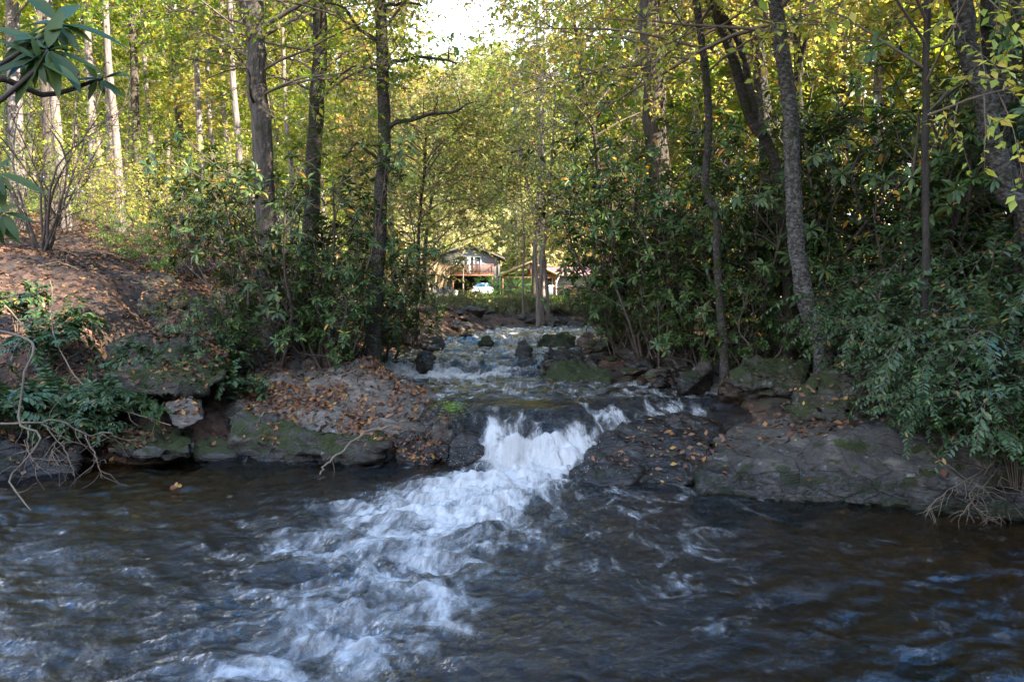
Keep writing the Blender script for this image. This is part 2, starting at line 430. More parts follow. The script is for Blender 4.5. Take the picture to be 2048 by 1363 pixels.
# ------------------------------------------------------------------ rocks
ROCK = {
    'grey': rock_mat('grey_rock', (0.066, 0.055, 0.040), (0.148, 0.124, 0.095), .45, wetline=.05),
    'slab': rock_mat('slab_rock', (0.094, 0.075, 0.056), (0.211, 0.176, 0.133), .48, wetline=.04),
    'mossy': rock_mat('mossy_rock', (0.039, 0.032, 0.021), (0.101, 0.086, 0.063), .92, wetline=.03),
    'halfmoss': rock_mat('half_mossy_rock', (0.042, 0.035, 0.022), (0.098, 0.083, 0.056), .88, wetline=.05),
    'wet': rock_mat('wet_rock', (0.039, 0.032, 0.025), (0.094, 0.079, 0.062), .55, wet=.9),
    'wetledge': rock_mat('wet_ledge_rock', (0.047, 0.038, 0.028), (0.133, 0.112, 0.085), .90, wetline=.15, side=True),
    'brown': rock_mat('brown_rock', (0.101, 0.064, 0.038), (0.195, 0.135, 0.087), .22, wetline=.62),
    'stream': rock_mat('stream_rock', (0.036, 0.027, 0.018), (0.085, 0.067, 0.045), .56, wetline=.66),
}
BVH_SRC = []

def hull_mesh(pts, det, amp, seed, smooth_it=3, strata=.5, cap=16000):
    bm = bmesh.new()
    for p in pts: bm.verts.new(p)
    r = bmesh.ops.convex_hull(bm, input=bm.verts[:])
    bmesh.ops.delete(bm, geom=[e for e in r['geom_interior'] if isinstance(e, bmesh.types.BMVert) and e.is_valid], context='VERTS')
    loose = [v for v in bm.verts if not v.link_faces]
    if loose: bmesh.ops.delete(bm, geom=loose, context='VERTS')
    bmesh.ops.triangulate(bm, faces=bm.faces[:])
    for it in range(9):
        lim = max(det, .5 ** it)
        for _ in range(2):
            le = [e for e in bm.edges if e.calc_length() > lim]
            if not le or len(bm.verts) > cap: break
            bmesh.ops.subdivide_edges(bm, edges=le, cuts=1)
            bmesh.ops.triangulate(bm, faces=bm.faces[:])
    for _ in range(smooth_it): bmesh.ops.smooth_vert(bm, verts=bm.verts[:], factor=.5, use_axis_x=True, use_axis_y=True, use_axis_z=True)
    bm.normal_update()
    bmesh.ops.recalc_face_normals(bm, faces=bm.faces[:])
    bm.verts.ensure_lookup_table(); bm.verts.index_update(); bm.normal_update()
    V = np.array([v.co[:] for v in bm.verts]); Nn = np.array([v.normal[:] for v in bm.verts])
    Fc = np.array([[v.index for v in f.verts] for f in bm.faces])
    bm.free()
    x, y, z = V.T
    rg = 1 - np.abs(fbm(x * 3 + .4 * y, y * 3, z * 5, 3, seed + 31))
    d = fbm(x * 1.6, y * 1.6, z * 1.6, 3, seed) * amp * 1.5 + fbm(x * 6, y * 6, z * 10, 4, seed + 9, .6) * amp * .95 - sstep(.80, 1.0, rg) * amp * .4
    lay = np.abs(((z + .25 * x + .12 * fbm(x * 2, y * 2, z * 2, 2, seed + 4)) * 7.5) % 1 - .5) * 2
    d = d - strata * amp * .8 * sstep(.75, 1, lay) * (1 - np.abs(Nn[:, 2]))
    return V + Nn * d[:, None], Fc

def rock(name, label, pts, m, det=.06, amp=.05, seed=1, group=None, smooth_it=3, strata=.6, litter=True, cat='rock'):
    V, Fc = hull_mesh(pts, det, amp, seed, smooth_it, strata)
    base = np.array([V[:, 0].mean(), V[:, 1].mean(), V[:, 2].min()])
    if litter: BVH_SRC.append((V, Fc))
    mb = MB(); mb.add(V - base, Fc)
    o = obj(name, mb, ROCK[m]); o.location = base
    return tag(o, label, cat, group)

def PP(lst, low=(), up=False):
    out = [P(*p) for p in lst]
    if up:
        for q in out: q[2] = .42 + (q[2] - .42) * 1.45
    for p in low: q = P(*p[:3]); q[2] = p[3]; out.append(q)
    return out

rock('rock_slab', 'broad sloping grey bedrock slab strewn with orange leaves beside the falls',
     PP([(468, 697, 9.3), (560, 688, 9.5), (650, 702, 9.3), (745, 738, 8.9), (885, 792, 8.0), (935, 830, 7.3), (880, 868, 6.95), (700, 868, 7.0), (560, 850, 7.25), (455, 800, 7.9), (430, 760, 8.6)],
        [(440, 880, 7.3, -.3), (700, 900, 6.75, -.3), (930, 900, 6.75, -.3), (900, 800, 9, -.2), (480, 700, 10.2, .1), (760, 700, 9.8, .1)]), 'slab', .055, .05, 3, smooth_it=2)
rock('overhanging_boulder', 'wide mossy boulder with a dark overhang on the left bank, leafy on top',
     PP([(205, 720, 7.2), (240, 690, 7.6), (300, 662, 8.0), (400, 668, 8.2), (452, 722, 7.9), (448, 752, 7.5), (400, 788, 7.2), (300, 792, 7.0), (225, 778, 7.0)],
        [(250, 700, 9.0, .5), (430, 700, 8.9, .5)]), 'halfmoss', .05, .06, 11, smooth_it=3)
rock('standing_boulder', 'upright moss capped boulder standing alone on the leafy left slope',
     PP([(272, 610, 9.7), (284, 556, 9.9), (312, 537, 10.1), (350, 546, 10.1), (374, 588, 9.9), (366, 618, 9.7), (330, 626, 9.5)],
        [(285, 600, 9.7, .9), (365, 600, 9.7, .9), (300, 600, 10.6, .9), (370, 600, 10.5, .9)]), 'halfmoss', .045, .05, 17)
rock('tilted_block', 'small square grey block tilted beneath the overhanging boulder',
     PP([(326, 806, 6.95), (386, 792, 7.0), (412, 836, 6.8), (360, 862, 6.7), (348, 850, 6.7), (340, 800, 7.3), (400, 800, 7.35), (408, 830, 7.2), (360, 850, 7.2)]), 'slab', .03, .02, 23, smooth_it=1)
rock('mossy_ledge', 'low bright mossy ledge undercut above the pool on the left',
     PP([(205, 880, 6.75), (262, 850, 7.1), (360, 856, 7.1), (392, 896, 6.6), (384, 912, 6.5), (300, 915, 6.4), (215, 905, 6.5), (250, 860, 7.6), (380, 865, 7.5)]), 'mossy', .045, .05, 29)
rock('flat_mossy_stone', 'long low moss covered stone at the pool edge beside the mossy ledge',
     PP([(385, 890, 6.9), (430, 880, 7.1), (482, 900, 7.0), (470, 912, 6.8), (395, 912, 6.7)], [(400, 900, 7.2, -.3), (480, 900, 7.2, -.3), (390, 900, 6.8, -.3)]), 'mossy', .045, .03, 31)
rock('mossy_boulder', 'green mossy rock at the foot of the leaf strewn slab, half in the pool',
     PP([(448, 822, 7.2), (500, 838, 7.1), (600, 858, 6.95), (690, 865, 6.8), (770, 880, 6.7), (730, 915, 6.55), (560, 905, 6.7), (470, 870, 6.9)], [(500, 900, 6.9, -.35), (740, 900, 6.6, -.35), (740, 900, 7.2, -.3), (470, 900, 7.4, -.2)]), 'mossy', .045, .05, 37)
rock('bank_rock', 'dark shelf rock with a few bare roots at the far left waterline',
     PP([(-40, 905, 6.2), (60, 880, 6.6), (170, 885, 6.6), (160, 940, 6.3), (60, 960, 6.1), (-60, 980, 5.9)], [(0, 900, 6.3, -.3), (160, 900, 6.6, -.3), (150, 900, 7.2, 0), (-60, 900, 7.2, 0)]), 'stream', .06, .06, 41)
rock('shore_rock', 'dark rock beside the small side trickle left of the white falls',
     PP([(800, 860, 6.95), (850, 850, 7.05), (905, 862, 7.0), (900, 910, 6.7), (830, 925, 6.6), (790, 910, 6.7)], [(800, 900, 6.8, -.3), (900, 900, 6.8, -.3), (890, 900, 7.3, -.2)]), 'wet', .04, .04, 43)
rock('wet_boulder', 'black wet boulder splashed at the left foot of the white falls',
     PP([(905, 880, 6.75), (940, 866, 6.85), (968, 880, 6.8), (962, 920, 6.6), (925, 930, 6.5), (898, 915, 6.6)], [(900, 900, 6.6, -.3), (965, 900, 6.6, -.3), (960, 900, 7.1, -.2)]), 'wet', .035, .03, 47)
rock('lip_stone', 'small dark stone splitting the water just under the lip of the falls',
     PP([(930, 830, 7.25), (965, 818, 7.35), (990, 835, 7.25), (985, 862, 7.1), (935, 862, 7.1)], [(930, 850, 7.2, -.1), (985, 850, 7.2, -.1), (985, 850, 7.6, -.1)]), 'wet', .035, .03, 53)
rock('midstream_stone', 'dark stone under glassy water in the middle of the falls',
     PP([(1048, 818, 7.1), (1078, 808, 7.2), (1104, 822, 7.1), (1100, 858, 6.85), (1052, 860, 6.85)], [(1048, 850, 7, -.1), (1104, 850, 7, -.1), (1100, 850, 7.4, -.1)]), 'wet', .035, .03, 59)
rock('wet_ledge', 'dark wet ledge dotted with yellow leaves right of the white falls',
     PP([(1142, 955, 6.12), (1205, 858, 6.75), (1270, 828, 7.05), (1360, 822, 7.2), (1440, 850, 6.9), (1420, 920, 6.2), (1385, 968, 5.85), (1260, 968, 5.9), (1172, 970, 6.0)],
        [(1150, 960, 6.2, -.35), (1260, 960, 5.95, -.35), (1420, 960, 5.9, -.35), (1440, 850, 7.3, .1), (1240, 850, 7.3, .1)]), 'wet', .045, .032, 61, smooth_it=3, strata=1.6)
rock('split_slab', 'thin flat wet slab at the water below the dark wet ledge',
     PP([(1165, 960, 6.0), (1200, 925, 6.2), (1290, 930, 6.1), (1262, 965, 5.85), (1200, 970, 5.85)], [(1170, 960, 6.0, -.2), (1262, 960, 5.9, -.2), (1290, 960, 6.2, -.2)]), 'wet', .035, .02, 67, smooth_it=1)
rock('bedrock_ledge', 'long pale topped bedrock ledge with mossy front along the right side of the pool',
     PP([(1388, 962, 5.72), (1420, 932, 5.85), (1480, 912, 5.9), (1560, 902, 5.8), (1640, 880, 5.8), (1720, 862, 5.85), (1850, 850, 5.85), (2080, 850, 5.6), (1450, 858, 6.9), (1560, 836, 7.1), (1660, 832, 7.1), (1850, 830, 6.9), (2100, 830, 6.6),
         (1400, 985, 5.62), (1600, 1000, 5.38), (1850, 1015, 5.15), (2080, 1020, 4.95)],
        [(1390, 985, 5.7, -.4), (1600, 985, 5.42, -.4), (1850, 985, 5.2, -.4), (2090, 985, 5.0, -.4), (1450, 900, 7, -.2), (2100, 900, 6.6, 0)]), 'wetledge', .05, .036, 71, smooth_it=2, strata=2.0)
rock('leaning_boulder', 'big mossy boulder leaning up under the glossy shrubs on the right bank',
     PP([(1555, 805, 6.9), (1640, 742, 7.1), (1720, 700, 7.0), (1790, 690, 6.95), (1870, 700, 6.9), (1900, 790, 6.5), (1850, 838, 6.4), (1700, 835, 6.5), (1590, 832, 6.7)],
        [(1570, 820, 6.9, .2), (1850, 820, 6.5, .2), (1700, 800, 7.8, .4), (1900, 800, 7.6, .4)]), 'halfmoss', .05, .06, 73)
rock('moss_mound', 'rounded green moss mound at the foot of the leaning birch',
     PP([(1440, 745, 7.9), (1480, 712, 8.2), (1560, 706, 8.2), (1625, 722, 7.9), (1618, 765, 7.5), (1540, 772, 7.4), (1460, 765, 7.6)], [(1450, 760, 7.8, .3), (1620, 760, 7.5, .3), (1600, 720, 8.6, .5)]), 'mossy', .05, .05, 79)
rock('leaf_strewn_stone', 'brown rounded stone among fallen leaves below the moss mound',
     PP([(1430, 760, 7.7), (1452, 744, 7.9), (1485, 746, 7.9), (1494, 772, 7.6), (1470, 788, 7.4), (1434, 784, 7.5)], [(1435, 780, 7.7, .3), (1490, 780, 7.6, .3), (1480, 760, 8.1, .4)]), 'brown', .035, .03, 83)
rock('slanted_rock', 'pointed flat rock slanting up from the right shingle bank',
     PP([(1348, 770, 7.9), (1362, 752, 8.0), (1400, 722, 8.3), (1428, 716, 8.4), (1424, 736, 8.2), (1380, 778, 7.7)], [(1352, 780, 8, .4), (1420, 770, 8.2, .4), (1425, 740, 8.7, .5)]), 'stream', .035, .02, 89, smooth_it=1)
rock('mossy_stream_boulder', 'long moss topped boulder on the right edge of the upper stream',
     PP([(1075, 752, 9.4), (1110, 732, 9.7), (1180, 732, 9.7), (1222, 752, 9.3), (1220, 772, 8.9), (1150, 772, 8.9), (1085, 764, 9.1)], [(1078, 770, 9.2, .3), (1220, 770, 9, .3), (1200, 740, 10, .4)], True), 'mossy', .04, .05, 97)
rock('stream_boulder', 'dark humped boulder just behind the long moss topped boulder',
     PP([(1078, 728, 10.6), (1096, 708, 10.9), (1160, 708, 10.9), (1200, 722, 10.5), (1190, 738, 10.2), (1090, 738, 10.2)], [(1080, 740, 10.4, .35), (1195, 740, 10.3, .35), (1180, 720, 11.2, .4)], True), 'stream', .04, .05, 101)
rock('rounded_boulder', 'small rounded brown boulder alone in the middle of the upper stream',
     PP([(1028, 712, 11.6), (1036, 697, 11.8), (1052, 694, 11.8), (1062, 706, 11.6), (1060, 718, 11.4), (1032, 718, 11.4)], [(1030, 720, 11.6, .4), (1062, 720, 11.6, .4), (1050, 700, 12.1, .4)], True), 'stream', .035, .03, 103)
rock('flat_stream_stone', 'flat dark stone lying in front of the rounded boulder in the upper stream',
     PP([(1018, 732, 10.6), (1040, 722, 10.9), (1075, 724, 10.8), (1082, 736, 10.4), (1030, 740, 10.3)], [(1020, 740, 10.5, .3), (1080, 740, 10.5, .3), (1060, 720, 11, .35)], True), 'stream', .035, .03, 107)
rock('broad_boulder', 'broad low boulder with a mossy top near the bend of the stream',
     PP([(1068, 690, 13.2), (1085, 680, 13.6), (1130, 678, 13.6), (1150, 688, 13.2), (1140, 697, 12.9), (1075, 697, 12.9)], [(1070, 700, 13, .4), (1148, 700, 13, .4), (1130, 680, 13.9, .5)], True), 'mossy', .05, .05, 109)
rock('reddish_boulder', 'reddish brown boulder on the right waterline near the bend',
     PP([(1158, 690, 13.0), (1168, 680, 13.3), (1190, 680, 13.3), (1197, 692, 12.9), (1164, 697, 12.7)], [(1160, 700, 12.9, .4), (1196, 700, 12.9, .4), (1190, 690, 13.6, .5)], True), 'brown', .05, .04, 113)
rock('black_boulder', 'black pointed boulder at the top of the white riffle on the left',
     PP([(826, 728, 10.6), (845, 712, 10.9), (862, 711, 10.9), (878, 732, 10.4), (850, 738, 10.2)], [(826, 740, 10.4, .3), (880, 740, 10.4, .3), (865, 715, 11.2, .35)], True), 'stream', .035, .03, 127)
rock('shelving_rock', 'dark flat rock shelving into the water behind the leaf strewn slab',
     PP([(672, 704, 10.6), (700, 692, 11.0), (740, 706, 10.7), (752, 728, 10.1), (715, 728, 10.0), (676, 716, 10.3)], [(680, 730, 10.3, .4), (750, 730, 10.2, .4), (735, 705, 11.1, .5)]), 'stream', .04, .04, 131)
rock('pale_stone', 'pale grey rounded stone on the left shore behind the dark flat rock',
     PP([(736, 710, 11.0), (748, 692, 11.3), (768, 694, 11.3), (776, 714, 10.9), (755, 720, 10.8)], [(738, 725, 11, .4), (775, 725, 11, .4), (765, 700, 11.6, .4)]), 'grey', .035, .03, 137)
rock('small_mossy_stone', 'small mossy stone standing in the water on the left before the bend',
     PP([(955, 694, 13.0), (965, 684, 13.3), (980, 684, 13.3), (986, 695, 12.9)], [(955, 700, 13, .4), (986, 700, 13, .4), (975, 690, 13.5, .4)], True), 'mossy', .04, .03, 139)
rock('bank_boulder', 'dark bulky boulder under the left shrubs at the waterline',
     PP([(836, 690, 12.6), (850, 672, 13.0), (885, 672, 13.0), (895, 692, 12.6), (860, 700, 12.3)], [(838, 700, 12.6, .4), (893, 700, 12.6, .4), (880, 680, 13.4, .5)]), 'stream', .045, .05, 149)
rock('bank_boulder', 'rounded grey boulder protruding from the far bank left of the bare saplings',
     PP([(905, 668, 16.2), (925, 650, 16.8), (965, 652, 16.8), (975, 670, 16.2), (930, 676, 15.9)], [(905, 680, 16.2, .5), (975, 680, 16.2, .5), (960, 660, 17.2, .5)]), 'halfmoss', .06, .06, 151)
rock('leaning_bank_rock', 'tilted pale rock jutting from the far bank under the bare saplings',
     PP([(1092, 640, 17.6), (1100, 628, 18.0), (1114, 632, 18.0), (1122, 650, 17.6), (1104, 654, 17.3)], [(1092, 660, 17.7, .7), (1120, 660, 17.7, .7), (1112, 640, 18.5, .8)]), 'grey', .05, .04, 157)
rock('bank_slab', 'long low mossy slab at the water below the far bank',
     PP([(960, 662, 17.4), (990, 650, 18.0), (1050, 652, 18.0), (1075, 662, 17.4), (1010, 670, 17.0)], [(960, 672, 17.4, .5), (1075, 672, 17.4, .5), (1050, 660, 18.4, .6)]), 'halfmoss', .06, .05, 163)
rock('submerged_rock', 'wet grey rock breaking the surface at the bottom edge near the right corner',
     PP([(1780, 1362, 3.02), (1826, 1326, 3.14), (1890, 1326, 3.12), (1935, 1360, 3.0), (1850, 1378, 2.9)], [(1780, 1380, 3.0, -.25), (1940, 1380, 3.0, -.25), (1880, 1340, 3.5, -.25), (1820, 1340, 3.5, -.25)]), 'wet', .025, .02, 167, litter=False)
rock('large_grey_boulder', 'large pale grey boulder lying on the lawn left of the carport',
     PP([(856, 590, 47), (866, 578, 48), (890, 573, 49), (905, 580, 48.5), (904, 594, 46.5), (870, 597, 46)], [(858, 600, 47, 1.1), (905, 600, 47, 1.1), (900, 580, 50, 1.1), (865, 580, 50, 1.1)]), 'grey', .2, .2, 173, litter=False)


# the ground gives way under the hero rocks, so that their tops lie bare
_V, _F, _n = [], [], 0
for V, Fc in BVH_SRC: _V.append(V); _F += (Fc + _n).tolist(); _n += len(V)
_b = BVHTree.FromPolygons(np.concatenate(_V).tolist(), _F)
cxs = np.arange(-8, 8.01, .07); cys = np.arange(4, 12.01, .07); cgx, cgy = np.meshgrid(cxs, cys); cz = terrain(cgx, cgy)
cv = np.zeros_like(cz)
for a_ in range(len(cys)):
    for b_ in range(len(cxs)):
        h = _b.ray_cast(Vector((cxs[b_], cys[a_], 6)), Vector((0, 0, -1)))
        if h[0] is not None and h[0].z < cz[a_, b_] + .05: cv[a_, b_] = min(cz[a_, b_] + .09 - h[0].z, .75)
for _ in range(9):
    q = cv.copy()
    for s0, s1 in (((1, 0), (0, 0)), ):
        pass
    q[1:] = np.maximum(q[1:], cv[:-1] * .80); q[:-1] = np.maximum(q[:-1], cv[1:] * .80); q[:, 1:] = np.maximum(q[:, 1:], cv[:, :-1] * .80); q[:, :-1] = np.maximum(q[:, :-1], cv[:, 1:] * .80)
    cv = q
CARVE = cv
gxs = axis([(-260, -60, 12), (-60, -20, 2), (-20, -8, .4), (-8, 8, .07), (8, 20, .4), (20, 60, 2), (60, 260, 12)])
gys = axis([(-90, -8, 3), (-8, 1, .4), (1, 12, .07), (12, 26, .16), (26, 70, 1.2), (70, 420, 7)])
V, Fq = grid_mesh(gxs, gys, terrain)

def ground_mat():
    m, nt, out = mat('forest_floor'); n = N(nt)
    g = n('NewGeometry'); pos = g.outputs['Position']
    s = n('SeparateXYZ'); n.link(pos, s.inputs[0]); nz = n('SeparateXYZ'); n.link(g.outputs['Normal'], nz.inputs[0])
    vo = n('TexVoronoi'); n.link(pos, vo.inputs['Vector']); vo.inputs['Scale'].default_value = 15
    lc = n.ramp(vo.outputs['Color'], [(0, (.025, .015, .010)), (.4, (.065, .036, .023)), (.75, (.11, .062, .039)), (1, (.15, .08, .047))])
    dirt = n.ramp(n.noise(pos, 5, 6), [(.35, (.022, .016, .010)), (.65, (.06, .042, .028))])
    c = n.mixc(n.smooth(n.noise(pos, 1.3, 5), .42, .62), lc, dirt)
    mo = n.smooth(n.noise(pos, .9, 6, .65), .60, .70)
    c = n.mixc(n.math('MULTIPLY', mo, .85), c, (.04, .055, .012))
    # wild green lawn beyond the far bank
    lw = n.smooth(n.math('ADD', s.outputs[1], n.math('MULTIPLY', n.noise(pos, .5, 4), 4)), 21, 25)
    lawnc = n.ramp(n.noise(pos, 1.4, 6), [(.3, (.10, .10, .03)), (.6, (.15, .19, .04)), (.8, (.24, .19, .09))])
    c = n.mixc(lw, c, lawnc)
    # stream bed
    bed = n.ramp(n.noise(pos, 2.6, 8, .65, .5), [(.3, (.030, .021, .009)), (.5, (.082, .058, .026)), (.70, (.17, .122, .058)), (.8, (.22, .175, .10))])
    vb = n('TexVoronoi', feature='SMOOTH_F1'); n.link(pos, vb.inputs['Vector']); vb.inputs['Scale'].default_value = 7
    bed = n.mixc(n.math('MULTIPLY', vb.outputs[0], .6), bed, (.02, .013, .006))
    at_ = n('Attribute', attribute_name='wet')
    c = n.mixc(at_.outputs['Fac'], c, bed)
    h = n.math('ADD', n.noise(pos, 14, 6, .7), n.math('MULTIPLY', vo.outputs[0], .6))
    rough = n.math('MULTIPLY_ADD', at_.outputs['Fac'], -.45, .9)
    principled(n, out, c, rough, .35, n.bump(h, .8, .05))
    return m
mb = MB(); mb.add(V, Fq)
ground_me = make_mesh('ground', mb, ground_mat())
wet = 1 - sstep(-.05, .22, poly_sd(V[:, 0], V[:, 1]) + .08 * fbm(V[:, 0] * 3, V[:, 1] * 3, octv=2, seed=2))
a = ground_me.attributes.new('wet', 'FLOAT', 'POINT'); a.data.foreach_set('value', wet.astype(np.float32))
ground = obj('ground', ground_me, None); tag(ground, kind='structure')

# ------------------------------------------------------------------ water
wys = axis([(-3, 1.2, .12), (1.2, 4.5, .018), (4.5, 8.2, .022), (8.2, 12.5, .035), (12.5, 24, .08)])
wxs = axis([(-9, -4.5, .09), (-4.5, -2.2, .028), (-2.2, 2.6, .020), (2.6, 4.6, .03), (4.6, 14, .12)])

def jet(x, y):
    c = np.interp(y, [1, 2.5, 3.2, 3.7, 4.5, 5.5, 6.4, 7], [-1.1, -1.0, -.92, -.86, -.75, -.48, .12, .25])
    hw = np.interp(y, [1, 2.5, 3.2, 3.7, 4.5, 5.5, 6.1, 6.5], [.55, .66, .78, .92, 1.12, 1.05, .75, .55])
    it = np.interp(y, [1, 2.2, 3.2, 4, 5, 5.7, 6.2, 6.6], [.2, .36, .50, .57, .70, .92, 1.15, 1.2])
    return c, hw, it

def falls_z(x, y):
    # curved lip: the drop comes forward on the right, where the chute leaves the shelf
    xs_ = np.array([-1.5, -.6, -.2, .2, .45, .7, 1.0, 1.6, 2.6])
    y0 = np.interp(x, xs_, [6.75, 6.7, 6.55, 6.65, 6.45, 6.45, 6.6, 6.7, 6.9])
    y1 = np.interp(x, xs_, [7.3, 7.35, 7.25, 7.05, 7.0, 7.25, 7.6, 7.7, 7.7])
    t = np.clip((y - y0) / (y1 - y0), 0, 1)
    prof = np.where(t < 1, 1 - (1 - t) ** 1.7, 1)
    return .44 * prof, t

def water_z(x, y):
    fz, t = falls_z(x, y)
    fz = fz * np.where(y < 8.3, sstep(-1.2, -.9, x), 1)
    up = wlevel(np.maximum(y, 7.8)) - .47
    z = fz + np.where(y > 7.6, up, 0) + .03 * sstep(.9, 1, t) * np.where(y < 7.9, 1, 1)
    c, hw, it = jet(x, y)
    q = np.clip(1 - np.abs((x - c) / (hw * 1.25)) ** 2, 0, 1)
    fall = (t > 0.02) & (t < .98)
    w1 = fbm(x * 2.2, y * 3.4, octv=2, seed=31)
    wrp = fbm(x * 1.7, y * 1.7, octv=2, seed=33) * .5
    w2 = fbm(x * 5.5 + wrp * 3, y * 8.5 + wrp * 2, octv=4, seed=35, gain=.55)
    rid = 1 - np.abs(fbm(x * 3.2 + wrp, y * 5.0 + wrp, octv=3, seed=37))
    pool = (y < 6.9)
    amp = np.where(pool, .013 + .05 * q * np.clip(it, 0, 1.1), .014)
    z = z + amp * (.8 * w1 + .75 * w2 + .7 * (rid - .6) * (q + .25))
    # long calm ripples on the pool sides, running outward from the falls
    rr = np.hypot(x - .2, y - 7.2)
    z = z + np.where(pool, .013 * (1 - q), 0) * np.sin(rr * 13 + 4.5 * fbm(x * .9, y * .9, octv=3, seed=41)) * (.5 + .5 * vnoise(x * 1.3, y * 1.3, seed=43))
    # tumbling surface of the fall
    z = z + np.where(fall, .055, 0) * fbm(x * 7, y * 3.0 , octv=4, seed=45) * np.sin(np.pi * np.clip(t, 0, 1)) ** .5
    # riffles upstream
    rf = np.exp(-((y - 10.3) / .6) ** 2) + .6 * np.exp(-((y - 12.2) / .5) ** 2) + np.exp(-((y - 14.1) / .6) ** 2) + .5 * np.exp(-((y - 16.3) / .8) ** 2)
    z = z + np.where(y > 7.6, (.026 + .055 * rf) * fbm(x * 3.5, y * 5.5, octv=4, seed=47, gain=.6), 0)
    return z

def water_foam(x, y):
    c, hw, it = jet(x, y); _, t = falls_z(x, y)
    q = np.abs((x - c) / hw)
    f = it * 1.12 * (1 - sstep(.12, 1.4, q))
    f = np.where(y < 6.75, f, 0)
    # faint lines at the right and left of the jet
    f = np.maximum(f, np.where(y < 6.3, .30 * np.exp(-((x - .9) / .9) ** 2) * sstep(1.5, 4.5, y), 0))
    f = np.maximum(f, np.where(y < 6.3, .13 * np.exp(-((x + 2.3) / .8) ** 2) * (1 - sstep(4.6, 5.8, y)), 0))
    # fall faces: two white tongues with darker glassy water between
    fx = .95 * np.exp(-((x - .62) / .26) ** 2) + .85 * np.exp(-((x + .16) / .17) ** 2) + .12 * np.exp(-((x - .25) / .2) ** 2)
    ff = np.where((t > .02), np.clip(fx * (1 - sstep(.30, .80, t)) * 1.25, 0, 1.2), 0)
    ff = ff * (.75 + .45 * vnoise(x * 9, y * 1.6, seed=71)) + np.where((t > .05) & (t < 1) & (x > -.75) & (x < 1.3), .36 * (.5 + .8 * vnoise(x * 12, y * 1.5, seed=73)), 0)
    f = np.maximum(f, np.where((y > 6.2) & (y < 7.7), ff, 0))
    f = np.maximum(f, .62 * np.exp(-((x + .95) / .16) ** 2 - ((y - 6.65) / .22) ** 2))
    f = np.maximum(f, np.where((t < .25) & (y > 6.2) & (y < 7.2), 1.15 * np.exp(-((x - .25) / .5) ** 2), 0))
    # white shelf water arriving from the right
    f = np.maximum(f, .6 * np.exp(-((x - 1.75) / .62) ** 2 - ((y - 7.45) / .26) ** 2))
    f = np.maximum(f, .7 * np.exp(-((x - 1.05) / .35) ** 2 - ((y - 7.2) / .3) ** 2))
    # upstream riffles
    rn = .5 + .5 * vnoise(x * .9, y * .9, seed=51)
    f = np.maximum(f, .95 * np.exp(-((y - 9.9 - .25 * np.sin(x * 3)) / .65) ** 2) * sstep(1.2, -.9, x))
    f = np.maximum(f, (.62 * np.exp(-((y - 12.2) / .5) ** 2) + .70 * np.exp(-((y - 14.0) / .6) ** 2) + .72 * np.exp(-((y - 16.5) / 1.0) ** 2) + .5 * sstep(17, 18, y)) * (.55 + .6 * rn))
    f = np.maximum(f, np.where(y > 8.6, .42, .0) + np.where((y > 7.7) & (y <= 8.6), .40, 0))
    return f

V, Fq = grid_mesh(wxs, wys, water_z)
sdw = poly_sd(V[:, 0], V[:, 1])
keepv = sdw < .5
keep = keepv[Fq].all(1)
Fq = Fq[keep]
used = np.zeros(len(V), bool); used[Fq.ravel()] = True
remap = np.cumsum(used) - 1
V = V[used]; Fq = remap[Fq]

